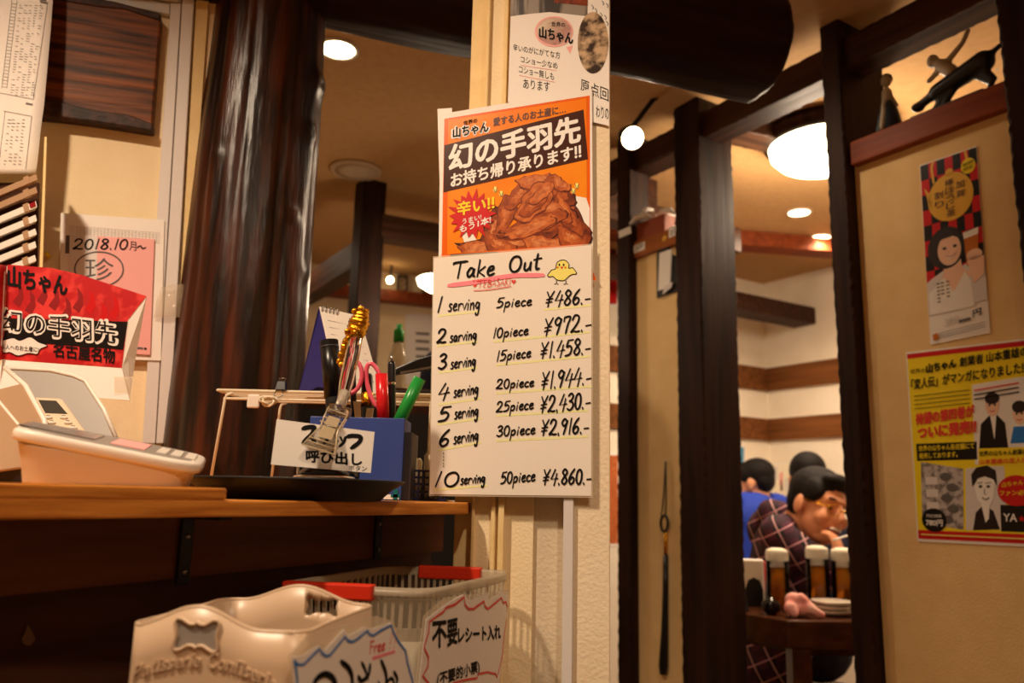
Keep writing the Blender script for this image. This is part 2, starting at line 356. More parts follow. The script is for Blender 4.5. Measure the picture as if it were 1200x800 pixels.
# ------------------------------------------------------------------ timber helpers
def jag(name, p0, p1, sv, uv, wd, ht, mat, amp=.004, step=.045, parent=None, **kw):
    """hewn square timber from p0 to p1; sv, uv are the section's directions"""
    p0 = Vector(p0); p1 = Vector(p1); n = max(6, int((p1-p0).length/.016)); rg = []; sv = sv.normalized(); uv = uv.normalized()
    ph = [random.random()*6 for _ in range(4)]; fq = [random.uniform(.9, 1.25) for _ in range(4)]
    for i in range(n+1):
        p = lerp(p0, p1, i/n); r = []; L = (p1-p0).length*i/n
        for c, (a, b) in enumerate(((-1, -1), (1, -1), (1, 1), (-1, 1))):
            k = amp*1.3*abs(math.sin(L*62*fq[c]+ph[c]+.8*math.sin(L*11+c)))*(.6+.6*noise.noise(Vector((L*9, c*3.1, ph[c]))))+.0006
            c_ = .0012+k*1.5
            q1 = p+sv*(a*wd/2)+uv*(b*(ht/2-c_)); q2 = p+sv*(a*(wd/2-c_))+uv*(b*ht/2); qm = p+sv*(a*(wd/2-c_*.42))+uv*(b*(ht/2-c_*.42))
            r += [q1, qm, q2] if a*b > 0 else [q2, qm, q1]
        rg.append(r)
    m = mb(mat); m.rings(rg); return m.build(name, parent, loc=p0 if parent is None else None, kind=None if parent else 'structure', **kw)
def log(name, p0, p1, rfun, mat, n=96, seg=170, kind='structure', knots=(), crack=None, rough=1.0, **kw):
    """a debarked trunk: uneven girth, shallow facets, cracks along the grain and knots (t, angle, size)"""
    p0 = Vector(p0); p1 = Vector(p1); t = (p1-p0).normalized(); e = t.orthogonal().normalized(); g = t.cross(e); rg = []
    for i in range(seg+1):
        c = lerp(p0, p1, i/seg); r = []
        for k in range(n):
            a = 2*math.pi*k/n; dr = e*math.cos(a)+g*math.sin(a); q = c+dr*.1; al = c-p0
            l = al.length
            rr = rfun(i/seg)*(1+rough*(.06*noise.noise(Vector((dr.x*1.6, dr.y*1.6+dr.z*1.6, l*2.2)))+.022*noise.noise(Vector((dr.x*5, dr.y*5+dr.z*5, l*3)))+.010*noise.noise(Vector((dr.x*16, dr.y*16+dr.z*16, l*2)))+.004*noise.noise(Vector((dr.x*40, dr.y*40, l*30)))))
            if crack is not None:
                for ca in crack:
                    da = abs((a-ca-.10*noise.noise(Vector((l*3, ca, 0)))+math.pi) % (2*math.pi)-math.pi)
                    if da < .09: rr -= .006*(1-da/.09)
            for kt, ka, ks in knots:
                da = ((a-ka+math.pi) % (2*math.pi)-math.pi)*rr; dl = l-kt; d2 = (da*da+dl*dl)/(ks*ks)
                if d2 < 4: rr += ks*.42*math.exp(-d2*1.6)-ks*.34*math.exp(-d2*9)
            r.append(c+dr*rr)
        rg.append(r)
    return mb(mat, True).rings(rg).build(name, loc=p0, kind=kind, **kw)
def blob(prims, voxel, iters=4):
    """prims: ('b', centre, radii, rot) or ('c', p1, r1, p2, r2) fused into one continuous skin -> (verts, faces)"""
    m = mb('paper')
    for p in prims:
        if p[0] == 'b': m.ball(p[1], *p[2], rot=p[3] if len(p) > 3 else None, n=20)
        else:
            a, r1, b, r2 = Vector(p[1]), p[2], Vector(p[3]), p[4]; m.tube([a, b], [r1, r2], 14); m.ball(a, r1, n=14); m.ball(b, r2, n=14)
    me = bpy.data.meshes.new('b'); me.from_pydata(m.v, [], m.f); bm = bmesh.new(); bm.from_mesh(me); bmesh.ops.recalc_face_normals(bm, faces=bm.faces); bm.to_mesh(me); bm.free()
    o = bpy.data.objects.new('b', me); COL.objects.link(o)
    r = o.modifiers.new('r', 'REMESH'); r.mode = 'VOXEL'; r.voxel_size = voxel
    s = o.modifiers.new('s', 'SMOOTH'); s.factor = .5; s.iterations = iters
    dg = bpy.context.evaluated_depsgraph_get(); dg.update(); e = bpy.data.meshes.new_from_object(o.evaluated_get(dg))
    out = ([tuple(v.co) for v in e.vertices], [list(p.vertices) for p in e.polygons])
    bpy.data.objects.remove(o); bpy.data.meshes.remove(me); bpy.data.meshes.remove(e); return out

# ================================================================== THE SETTING
LW = Pl(134, 257, 1.42, AZ(16))                  # wall behind the till
PP = Pl(605, 440, 1.03, AZ(-15))                 # pillar face
PW = Pl(1013, 580, 2.10, GRID)                   # hewn-post partition line (face towards the camera)
D_ = -PW.u                                       # along the partition, away from the camera
N_ = PW.n
Z = Vector((0, 0, 1))
m = mb('wood_floor'); m.box((.7, 1.8, -.05), 6.4, 8.6, .1); m.build('floor', kind='structure', loc=(0, 0, 0))
m = mb('plaster_ceiling'); m.box((.7, 1.8, CEIL+.05), 6.4, 8.6, .1); m.build('ceiling', kind='structure', loc=(0, 0, CEIL))
m = mb('plaster'); m.box((.7, -2.45, 1.21), 6.4, .1, 2.42); m.build('wall_entrance', kind='structure')
m = mb('plaster'); m.box((-2.45, 1.8, 1.21), .1, 8.6, 2.42); m.build('wall_kitchen', kind='structure')
m = mb('plaster'); m.box((3.85, 1.8, 1.21), .1, 8.6, 2.42); m.build('wall_far_side', kind='structure')
# wall behind the till: the part in view, ending behind the log
u1 = LW.U(236, 300)
m = mb('plaster'); m.prism([LW.pt(-.9, 0, -.1), LW.pt(u1, 0, -.1), LW.pt(u1, CEIL, -.1), LW.pt(-.9, CEIL, -.1)], LW.n*.1); m.build('wall_till', kind='structure')
# back dining room: two walls meeting in a corner, with dark bands
CO = at(897, 400, 5.0); CO.z = 0
uA = Vector((math.cos(AZ(32)), math.sin(AZ(32)), 0)); uB = Vector((math.cos(GRID), math.sin(GRID), 0))
def wallseg(name, p, q, th, mat='plaster_white'):
    d = (q-p).normalized(); nn = Vector((-d.y, d.x, 0)); nn = nn if nn.dot(p-CAM) > 0 else -nn
    m = mb(mat); m.prism([p, q, q+Z*CEIL, p+Z*CEIL], nn*th); m.build(name, kind='structure', loc=p)
wallseg('wall_dining_left', CO-uA*1.5, CO, .1); wallseg('wall_dining_right', CO, CO+uB*3.2, .1)
WA = Pl(876, 432, 4.9, AZ(32)); WA.o = CO.copy(); WB = Pl(940, 427, 4.8, GRID); WB.o = CO.copy()
for (z0, z1, nm) in ((0, 0, 'trim_1'), (1, 1, 'trim_2')):
    ya, yb = ((432, 458), (491, 516))[z0]
    za, zb = WA.hit(896, ya).z, WA.hit(896, yb).z
    m = mb('wood_band'); m.prism([WA.pt(-1.45, zb), WA.pt(-.0, zb), WA.pt(0, za), WA.pt(-1.45, za)], WA.n*.02)
    m.prism([WB.pt(0.02, zb), WB.pt(3.0, zb), WB.pt(3.0, za), WB.pt(.02, za)], WB.n*.02); m.build(nm, kind='structure')
# ceiling boards over the dining room
def cbeam(name, a, b, wd, zt, zb, mat, kind='structure'):
    """horizontal timber between two plan points"""
    a = Vector((a[0], a[1], (zt+zb)/2)); b = Vector((b[0], b[1], (zt+zb)/2)); d = (b-a).normalized(); s = Vector((-d.y, d.x, 0))
    return jag(name, a, b, s, Z, wd, zt-zb, mat, .003)
p = atz(858, 290, CEIL-.08); q = atz(985, 300, CEIL-.08); d = (q-p).normalized(); cbeam('timber_beam', (p-d*1.2)[:2], (q+d*1.5)[:2], .12, CEIL, CEIL-.08, 'wood_shelf')
p = at(850, 354, 4.4); q = at(943, 356, 4.75); d = (q-p).normalized(); cbeam('timber_beam', (p-d*.5)[:2], q[:2], .16, p.z+.05, p.z-.05, 'wood_beam')
# partition line: hewn posts, wall panels, ledge boards, top beam
def hewn_post(px, wu, wn, d0=0.0, z1=CEIL):
    """px = picture column of its near corner; the post runs back along the line from there"""
    u = PW.U(px, 580); c = PW.pt(u-wu/2, 0, d0-wn/2)
    return jag('timber_post', c, c+Z*z1, PW.u, PW.n, wu, wn, 'wood_post', .0045), u
_, uR = hewn_post(1014, .063, .21); _, uM = hewn_post(827, .12, .17); _, uL = hewn_post(739, .075, .10)
ue = PW.U(1226, 500)
c = PW.pt(ue+.09, 0, -.06); jag('timber_post', c, c+Z*CEIL, PW.u, PW.n, .18, .20, 'wood_post', .006)
ZS = 2.045; ZM = 2.0
m = mb('plaster_amber'); m.prism([PW.pt(uR, 0, -.10), PW.pt(ue+.02, 0, -.10), PW.pt(ue+.02, ZS-.03, -.10), PW.pt(uR, ZS-.03, -.10)], PW.n*.06); m.build('wall_partition_right', kind='structure')
m = mb('plaster_amber'); m.prism([PW.pt(uL, 0, -.085), PW.pt(uM-.12, 0, -.085), PW.pt(uM-.12, ZM-.03, -.085), PW.pt(uL, ZM-.03, -.085)], PW.n*.05); m.build('wall_partition_middle', kind='structure')
ledR = mb('wood_shelf').prism([PW.pt(uR+.005, ZS-.035, -.16), PW.pt(ue-.004, ZS-.035, -.16), PW.pt(ue-.004, ZS+.035, -.16), PW.pt(uR+.005, ZS+.035, -.16)], PW.n*.145).build('trim_3', kind='structure', bevel=.004)
ledM = mb('wood_ledge').prism([PW.pt(uL+.003, ZM-.035, -.12), PW.pt(uM-.124, ZM-.035, -.12), PW.pt(uM-.124, ZM+.03, -.12), PW.pt(uL+.003, ZM+.03, -.12)], PW.n*.10).build('trim_4', kind='structure', bevel=.003)
a = PW.pt(uL-.5, 2.362, -.075); b = PW.pt(ue+.3, 2.362, -.075); jag('timber_beam', a, b, PW.n, Z, .10, .095, 'wood_beam', .004)
# brown post further back and the cross beam above the gap
p = at(752, 220, 3.35); jag('timber_post', (p.x, p.y, 0), (p.x, p.y, CEIL), uA, uB, .10, .10, 'wood_beam', .003)
p = at(720, 200, 3.3); jag('timber_beam', (p.x-.5, p.y-.31, 2.3), (p.x+.62, p.y+.39, 2.3), uB, Z, .1, .12, 'wood_beam_cross', .003)
p = at(850, 146, 2.75); q = at(985, 160, 2.95); cbeam('timber_beam', p[:2], q[:2], .12, CEIL, CEIL-.06, 'wood_beam_cross')
# log post and log beam
lc = at(291, 300, 1.52)
le = Z.orthogonal().normalized(); lg = Z.cross(le)
def lang(px): d = at(px, 300, lc.y)-lc; d.y = -math.sqrt(max(1e-4, .0138-d.x*d.x)); return math.atan2(d.dot(lg), d.dot(le))
log('log_post', (lc.x, lc.y, 0), (lc.x, lc.y, CEIL), lambda t: .117-.004*math.sin(t*9), 'wood_log', seg=320, crack=(lang(298), lang(258), lang(336)),
    knots=((1.78, lang(358), .022), (1.60, lang(350), .018), (1.70, lang(268), .012), (1.50, lang(362), .02), (1.9, lang(366), .03)))
b0 = Vector((-.95, 1.29, 2.03)); bd = Vector((.946, .326, -.02))
ba = at(372, -49, 1.50); bb = at(888, 54, 1.87)
log('log_beam', ba-(bb-ba).normalized()*.65, bb, lambda t: .135+.005*math.sin(t*14), 'wood_log_beam', kind='structure')
# pillar
def pil(name, x0, x1, d0, d1, mat, zt=CEIL, z0=0):
    """a slab of the pillar between two picture columns, its face at d1, its back at d0"""
    ua, ub = PP.U(x0, 440), PP.U(x1, 440)
    pts = [PP.pt(ua, z0, d1), PP.pt(ub, z0, d1)]
    back = lambda p: Vector((p.x*1.0, p.y, 0))
    a, b = pts; ra, rb = (a-CAM), (b-CAM); ra.z = rb.z = 0
    k = (d1-d0)
    A2 = a+ra.normalized()*k*.9; B2 = b+(rb.normalized()-Vector((.02, 0, 0)))*k
    m = mb(mat); m.prism([a, b, B2, A2], Z*(zt-z0)); return m.build(name, kind='structure', bevel=.0015)
pil('pillar', 662, 715, -.14, 0, 'plaster_pillar')
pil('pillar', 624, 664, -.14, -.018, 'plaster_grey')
pil('pillar', 556, 626, -.14, -.012, 'plaster')
pil('pillar', 530, 558, -.14, -.03, 'paint_yellow')
pil('trim_5', 556, 560, -.05, -.006, 'paint_yellow'); pil('trim_6', 579, 584, -.05, -.003, 'paint_yellow'); pil('trim_7', 588, 595, -.05, .0, 'paint_yellow')

# counter, its apron and panel
CT = 1.075
FR = Vector((-.051, 1.03, 0)); cdir = Vector((.299, .466, 0)).normalized(); cn = Vector((-cdir.y, cdir.x, 0))
FL = FR-cdir*.86
m = mb('wood_counter'); m.prism([Vector((x, y, CT-.0145)) for x, y in ((FL.x, FL.y), (FR.x, FR.y), (-.045, 1.33), (-.80, 1.33), (-.98, .9))], Z*.0145)
counter = m.build('service_counter', loc=(FR.x, FR.y, CT), label='orange-brown wooden counter board running under the till and the black tray', cat='counter', bevel=.002)
E242 = atz(242, 585, CT); t = (E242-FR).dot(cdir); PE = FR+cdir*t; PE.z = CT
arc = [PE-cdir*.012+Vector((0, 0, 0)), PE-cdir*.003+cn*.004, PE+cn*.014]
m = mb('wood_counter'); m.prism([FL+Z*CT+cn*.001]+[v+cn*.001 for v in arc]+[PE+cn*.16, FL+Z*CT+cn*.3], Z*.0105)
m.build('counter_plank', loc=PE, label='thick wooden plank with rounded end lying on the counter under the card terminal', cat='plank', bevel=.002)
# under the counter
AP = Pl(0, 700, .64, AZ(64.5))
ua, ub = AP.U(-60, 650), AP.U(520, 620)
zb = AP.hit(260, 672).z
m = mb('wood_apron'); m.prism([AP.pt(ua, zb, -.02), AP.pt(ub, zb, -.02), AP.pt(ub, CT-.016, -.02), AP.pt(ua, CT-.016, -.02)], AP.n*.02); m.build('counter_apron', kind='structure')
m = mb('wood_panel'); m.prism([AP.pt(ua, 0, -.05), AP.pt(ub, 0, -.05), AP.pt(ub, CT-.016, -.05), AP.pt(ua, CT-.016, -.05)], AP.n*.03); m.build('wall_counter_front', kind='structure')
Q = [AP.hit(28+x, 745+y, -.019) for x, y in ((4, -14), (10, -4), (13, 4), (7, 11), (0, 10), (-3, 4), (1, -4))]
mb('stain').prism(Q, AP.n*.0006).build('sticker_scrap', label='small pale drop-shaped scrap stuck on the dark counter front', cat='sticker')
def bracket(px, y0, y1, lab):
    p = AP.hit(px, y1); u = (p-AP.o).dot(AP.u); r = thing('shelf_bracket', AP.pt(u, p.z), lab, 'bracket', 'shelf brackets under the counter')
    wz = .0075; m = mb('iron_black'); m.prism([AP.pt(u-wz, p.z, 0), AP.pt(u+wz, p.z, 0), AP.pt(u+wz, CT-.0145, 0), AP.pt(u-wz, CT-.0145, 0)], AP.n*.004); up_ = m.build('upright', r, bevel=.001)
    m = mb('iron_black'); m.prism([AP.pt(u-wz, CT-.019, 0), AP.pt(u+wz, CT-.019, 0), AP.pt(u+wz, CT-.0145, 0), AP.pt(u-wz, CT-.0145, 0)], AP.n*.05); m.build('arm', r)
    for z in (p.z+.012, p.z+.045): mb('steel', True).lathe(AP.pt(u, z, .004), [(.0028, 0), (.0026, .001), (.0012, .0016)], 10, AP.n).build('screw', up_)
bracket(211, 600, 685, 'black metal bracket under the counter left of the red-handled basket')
bracket(440, 597, 655, 'black metal bracket right above the basket with red handles')
# low shelf that carries the bins (below the picture)
ZL = .74
m = mb('wood_panel'); m.prism([Vector((x, y, ZL-.03)) for x, y in ((-.36, .50), (-.04, .50), (.03, .85), (.03, .98), (-.17, 1.04), (-.33, .72))], Z*.03)
low = m.build('low_shelf', loc=(-.2, .85, ZL), label='low dark wooden shelf carrying the bin and basket', cat='shelf')
for x, y in ((-.32, .54), (.0, .95), (-.07, .54), (-.15, 1.0)):
    mb('wood_panel').box((x, y, (ZL-.03)/2), .03, .03, ZL-.03).build('leg', low)

# ================================================================== PILLAR POSTERS
# top white poster
d0 = .0035
r = thing('wall_poster', PP.hit(655, 60), 'white handwritten poster with round brown food photo at the top of the pillar', 'poster', 'posters on the pillar')
m = MB(); sheet(m, PP, [(596, 121), (714.3, 149), (714.3, -70), (602, -70)], d0); m.build('paper_sheet', r)
k = Ink(PP, d0+.0005)
k.poly([(601, -70), (692, -70), (689, 21), (645, 16), (622, 18), (599, 21)], 'print_facade')
k.poly([(645, -40), (690, -40), (689, 9), (650, 5)], 'print_wing_dark', .0002)
k.disc((695.5, 52), 18, 36, 'print_grilled', .0003); k.build('printed_picture', r)
k = Ink(PP, d0+.0006)
k.disc((650, 39), 22.5, 18, 'paper_pink'); k.disc((650.5, 38.7), 20.5, 16.3, 'paper_cream', .0002)
k.poly([(664, 57), (672, 55), (669, 65)], 'paper_pink')
k.text('世界の', (647, 33), (663, 34), 5.5, 'ink', .01, .0005); k.build('speech_bubble', r)
k = Ink(PP, d0+.0006)
def brush_yama(k, bl, br, h, mat='ink', bold=.035, lift=.0006):
    k.text('山ちゃん', bl, br, h, mat, bold, lift)
brush_yama(k, (633, 46), (672, 54), 13)
for t, a, b, h in (('辛いのがにがてな方', (602, 61), (657, 71), 8), ('コショー少なめ', (611, 75), (654, 83), 8), ('コショー無しも', (609, 87), (650, 96), 9), ('あります', (614, 105), (645, 109), 11),
                   ('原点回', (681, 108), (713.5, 121), 15), ('わりの', (699, 139), (713.8, 142), 14)):
    k.text(t, a, b, h, 'ink', .0 if h < 12 else -.005)
k.ribbon([(611, 78), (630, 81), (653, 84.5)], .7, 'paper_pink', .0003); k.ribbon([(609, 90), (630, 94), (651, 98)], .7, 'paper_pink', .0003)
for x, y in ((694, 8), (698, 12), (704, 17), (709, 20), (711, 6), (706, 3), (711, 27)):
    k.ribbon([(x, y), (x+2, y+3), (x+1, y+5)], .9, 'ink_grey')
k.build('lettering', r)

# sheet behind, curling out at the left
m = MB(); sheet(m, PP, [(513, 128), (530, 127), (530, 300), (518, 300)], .001)
r = m.build('backing_sheet', label='narrow cream paper edge peeking out left of the orange poster', cat='paper')

# orange poster
d0 = .006
r = thing('chicken_wing_poster', PP.hit(605, 220), 'orange chicken wing poster with white Japanese headline in brown band on the pillar', 'poster', 'posters on the pillar')
m = MB(); sheet(m, PP, [(515.5, 330), (696, 320), (694.5, 107), (518, 136)], d0, .0004); m.build('paper_sheet', r)
k = Ink(PP, d0+.0005)
k.poly([(519, 329), (693, 319), (692, 114.5), (522.5, 141.5)], 'print_deep_orange')
k.poly([(526, 300), (689, 289), (688, 118), (527, 143.5)], 'print_orange', .0002)
k.build('background_print', r)
k = Ink(PP, d0+.0008)
k.poly([(521.5, 227.5), (690, 189), (684.8, 131), (522.5, 172.5)], 'print_brown'); k.build('headline_band', r)
k = Ink(PP, d0+.0008)   # printed photo of wings in a bowl
k.poly([(552, 302), (544, 280), (541, 268), (556, 276), (570, 300)], 'print_white')
k.poly([(672, 231), (688, 234), (692, 246), (692, 288), (660, 288)], 'print_white', .00005)
def wing(c, L, wd, ang, mat, lift, bend=.25):
    n = 26; ca, sa = math.cos(ang), math.sin(ang); dk, lt = {'print_wing': ('print_wing_dark', 'print_wing_light'), 'print_wing_dark': ('print_wing_deep', 'print_wing'), 'print_wing_light': ('print_wing_dark', 'print_wing_glow')}[mat]
    for sc, oy, mt, dl in ((1.0, 0, dk, 0), (.90, -.8, mat, 6e-6), (.5, -wd*.13, lt, 12e-6), (.2, -wd*.19, 'print_wing_glow', 18e-6)):
        P = []
        for i in range(n):
            t = 2*math.pi*i/n; x = L/2*sc**.7*math.cos(t); y = wd/2*sc*math.sin(t)*(1+.28*math.cos(t)+.16*math.cos(3*t+ang*2))
            y += bend*wd*(1-(2*x/L)**2); x += .04*L*sc*math.sin(5*t+ang); y += .05*wd*math.sin(9*t+ang*7)
            P.append((c[0]+x*ca-y*sa, c[1]+x*sa+y*ca+oy))
        k.poly(P, mt, lift+dl)
W3 = ['print_wing', 'print_wing_dark', 'print_wing_light']
wings = [((612, 285), 150, 26, -.05, 1), ((575, 270), 60, 24, -1.1, 1), ((680, 260), 62, 24, 1.2, 1), ((655, 225), 52, 22, .6, 1), ((590, 255), 55, 20, -1.25, 0), ((606, 230), 46, 18, -.9, 0),
         ((648, 262), 62, 26, -.5, 1), ((560, 290), 44, 22, -.1, 2), ((588, 286), 48, 20, .5, 0), ((640, 285), 58, 24, .15, 2), ((672, 278), 40, 22, .5, 0), ((668, 250), 66, 17, 1.05, 0), ((651, 243), 56, 20, .75, 2),
         ((626, 262), 84, 21, -.32, 0), ((622, 268), 66, 15, -.36, 2), ((628, 212), 46, 18, -.12, 2), ((640, 222), 44, 22, -.75, 0), ((622, 238), 60, 30, -.85, 2), ((624, 240), 44, 18, -.8, 0), ((660, 216), 26, 14, .7, 2), ((634, 228), 40, 14, -.75, 2)]
for i, (c, L, wd, a, mi) in enumerate(wings): wing(c, L, wd, a, W3[mi], .0001+.00003*i)
k.poly([(683, 288), (519.5, 300), (519.5, 340), (700, 330)], 'print_deep_orange', .0009)
k.build('printed_picture', r)
k = Ink(PP, d0+.0018)
star = []
for i in range(36):
    a = 2*math.pi*i/36; rr = (1 if i % 2 == 0 else .68)*(1+.08*math.sin(i*2.3)); star.append((555.5+28.5*rr*math.cos(a), 253.5-1.5*math.cos(a)+29*rr*math.sin(a)))
k.poly(star, 'print_red')
k.text('辛い‼', (538, 255), (581, 247), 15.5, 'print_yellow', .03); k.text('うまい!', (544, 265), (566, 259), 6, 'print_white', .02); k.text('もう1本!', (541, 275), (577, 263.5), 8.5, 'print_white', .03)
k.build('starburst', r)
k = Ink(PP, d0+.0010)
k.text('愛する人のお土産に…', (580, 150.5), (664, 135), 9.5, 'ink_brown', .025)
k.text('世界の', (545, 149.5), (561, 146), 5, 'ink', .02)
k.text('山ちゃん', (532, 165), (575, 157.5), 13, 'print_white', .10, .0003); k.text('山ちゃん', (533, 164.3), (574, 157), 12, 'ink', .03, .0006)
k.text('幻の手羽先', (528.5, 203.5), (681, 168.5), 30, 'print_white', .035); k.text('お持ち帰り承ります‼', (530.5, 222), (682, 187.5), 16, 'print_white', .03)
for cx, cy in ((582, 224), (589, 229), (677, 220), (673, 226)):
    k.disc((cx, cy), 2.4, 3.4, 'print_pale_yellow', .0003, 12); k.ribbon([(cx-2.4, cy-3), (cx, cy+3), (cx+2.4, cy-2)], .6, 'ink_brown', .0005)
k.poly([(530, 304), (585, 300), (585, 296.5), (530, 300)], 'print_black', .0011); k.build('lettering', r)

# take out price sheet
d0 = .0105
r = thing('price_sheet', PP.hit(601, 440), 'white laminated handwritten Take Out price sheet on the pillar', 'sign', 'posters on the pillar')
m = MB(); sheet(m, PP, [(507, 579), (694.5, 581), (695, 290), (511.5, 305)], d0, .0004, 'paper_glossy'); m.build('paper_sheet', r, bevel=.0002)
m = MB(); sheet(m, PP, [(506, 581), (696, 583), (696.5, 288), (510.5, 303)], d0-.0006, .0005, 'laminate'); m.build('laminate_film', r)
k = Ink(PP, d0+.0006)
for a, b in (((517, 372), (565, 367)), ((516, 407), (562, 402)), ((518, 438), (562, 432)), ((518, 475), (566, 468)), ((517, 498), (566, 491)), ((517, 528), (566, 519)), ((513, 574), (573, 569)),
             ((640, 365), (693, 360)), ((582, 402), (692, 391)), ((585, 429), (693, 419)), ((585, 462), (694, 454)), ((585, 488), (690, 482)), ((585, 517), (690, 512))):
    k.ribbon([a, b], 3.6, 'marker_yellow', .0, sm=False)
k.build('highlighter_line', r)
k = Ink(PP, d0+.0007)
k.ribbon([(529, 337), (560, 333), (600, 326), (639, 325)], 5.6, 'marker_pink'); k.build('pink_underline', r)
k = Ink(PP, d0+.0008); W = 2.0
k.hand('Take', (532, 329), (583, 325), 19, 3.0); k.hand('Out', (598, 322), (636, 318), 18, 2.9); k.build('title_lettering', r)
rows = [('1', (514, 368), (522, 368), 18, 'serving', (528, 367), (566, 364), 15, '5piece', (584, 363), (626, 360), 11.5, '¥486.-', (641, 362), (694, 358), 17.5),
        ('2', (515, 404), (527, 403), 16, 'sarving', (530, 403), (562, 399), 13, '10piece', (580, 398), (622, 394), 11.5, '¥972.-', (639, 396), (695, 389), 20),
        ('3', (516.5, 434), (527.5, 433), 17, 'serving', (531, 434), (561, 429.5), 13.5, '15piece', (584, 425), (625, 420), 12, '¥1.458.-', (635, 422), (694, 416), 18.5),
        ('4', (516, 470), (530, 468), 18, 'serving', (534.5, 467), (564, 462), 14, '20piece', (584, 457), (628.5, 454), 11, '¥1.944.-', (636, 458), (695, 451), 20),
        ('5', (516, 495), (531, 494), 17, 'serving', (535.5, 492), (564, 487.5), 14, '25piece', (584, 484), (628, 480), 12, '¥2,430.-', (635, 485), (694, 479), 19),
        ('6', (517, 524), (531, 523), 19, 'serving', (534.5, 521), (564, 516), 14.5, '30piece', (584.5, 512), (630, 509), 12, '¥2,916.-', (636, 511), (692, 508), 18),
        ('10', (510, 570), (543, 570), 17, 'serving', (542.5, 568), (572, 565), 12, '50piece', (589, 567), (630, 563.5), 13.5, '¥4.860.-', (638, 568), (695, 567), 17.5)]
for a, p1, p2, h, s1, p3, p4, h2, s2, p5, p6, h3, s3, p7, p8, h4 in rows:
    for nm_, al in (('serving_lettering', ((a, p1, p2, h, 2.7), (s1, p3, p4, h2, 1.9))), ('piece_lettering', ((s2, p5, p6, h3, 1.9),)), ('price_lettering', ((s3, p7, p8, h4, 2.3),))):
        k = Ink(PP, d0+.0008)
        for q_ in al: k.hand(*q_)
        k.build(nm_, r)
k = Ink(PP, d0+.0008)
for y in (531, 535, 539, 543, 546): k.ribbon([(523.2, y), (523.4, y+1.2)], 1.2, 'ink', sm=False)
k.build('dotted_line', r)
k = Ink(PP, d0+.0010)
k.hand('TEBASAKI', (562, 340), (601, 336.5), 8.5, 1.0, 'ink_red', .0006)
for x in (557, 561, 564): k.ribbon([(x, 331), (x+1.5, 332.5), (x+2.5, 330)], .8, 'ink_red')
k.ribbon([(558, 343), (575, 342), (602, 338)], .9, 'ink_red')
for x, y in ((559.5, 336.5), (604.5, 332.5)):
    k.poly([(x, y+3), (x-2.6, y), (x-2.2, y-2), (x-.8, y-2.2), (x, y-1), (x+.8, y-2.2), (x+2.2, y-2), (x+2.6, y)], 'ink_red')
k.build('red_handwriting', r)
k = Ink(PP, d0+.0008)   # chick doodle
body = [(643.5, 325.5), (648, 319.5), (653, 317.5), (654.5, 311), (659, 307.8), (664.5, 308), (668.5, 312), (668.5, 317), (673, 316.5), (677.5, 323), (673, 324), (669, 326), (663, 331), (655, 330.5), (650, 326.5), (646, 327)]
k.poly(body, 'print_pale_yellow'); k.ribbon(body+[body[0]], .9, 'ink', .0003)
for x in (657.5, 662.5): k.disc((x, 313), 1, 1.5, 'ink', .0004, 10)
for x in (655.5, 664.5): k.disc((x, 316), 1.3, 1.1, 'print_orange', .0004, 10)
k.poly([(658.5, 315.2), (662, 315.2), (660.2, 318)], 'print_red', .0005)
for x in (654, 665): k.ribbon([(x, 331), (x, 334.5), (x-2.5, 335.5)], .8, 'ink'); k.ribbon([(x, 334.5), (x+2.5, 335.5)], .8, 'ink', sm=False)
k.build('chick_doodle', r)
# cable duct on the pillar below the sheet
ua, ub = PP.U(660.5, 680), PP.U(672.5, 680)
m = mb('duct'); m.prism([PP.pt(ua, 0, -.004), PP.pt(ub, 0, -.004), PP.pt(ub, PP.hit(666, 575).z, -.004), PP.pt(ua, PP.hit(666, 575).z, -.004)], PP.n*.011)
m.build('cable_duct', label='white vertical cable duct below the Take Out price sheet', cat='cable duct', bevel=.0012)

# ================================================================== WALL BEHIND THE TILL
# plaque of dark wood
r = thing('wood_plaque', LW.hit(125, 90), 'dark live-edge wooden board fixed to the cream wall', 'board')
m = mb('wood_plaque'); m.prism([LW.hit(x, y) for x, y in ((40, 141), (90, 147), (134, 153), (180, 160), (191, 26), (150, 15), (90, 5), (45, -3))], LW.n*.028); m.build('plank', r, bevel=.003)
for nm, pts in (('bark_edge', [(44, 143), (70, 145), (110, 150), (150, 156), (181, 161), (182, 152), (150, 141), (115, 137), (80, 128), (46, 124)]), ('bark_edge', [(60, -2), (100, 5), (140, 12), (191, 26), (190, 34), (150, 21), (120, 18), (62, 9)])):
    m = mb('bark'); m.prism([LW.hit(x, y, .001) for x, y in pts], LW.n*.030); m.build(nm, r, bevel=.003)
# ducts: two vertical runs and two horizontal runs at the top
def duct(q, d0, th, lab, mat='duct'):
    m = mb(mat); m.prism([LW.hit(x, y, d0) for x, y in q], LW.n*th); return m.build('cable_duct', label=lab, cat='cable duct', group='cable ducts by the log', bevel=.0015)
duct([(168, 520), (183, 520), (213, 8), (201, 8)], 0, .014, 'narrower pale vertical cable duct nearest the pink paper')
duct([(184.5, 520), (199, 520), (232, -60), (218.5, -60)], 0, .017, 'wider pale vertical cable duct nearest the log post')
duct([(124, 6), (199.5, 20.5), (200, 8.5), (124, -6)], .0, .012, 'lower short horizontal cable duct above the wooden board')
duct([(112, -8), (213, 6.5), (214, -8), (112, -24)], .0, .010, 'topmost horizontal cable duct at the picture edge')
m = mb('paint_yellow'); m.prism([LW.hit(x, y, 0) for x, y in ((199.5, 560), (207, 560), (249, -60), (234, -60))], LW.n*.008); m.build('trim_8', kind='structure')
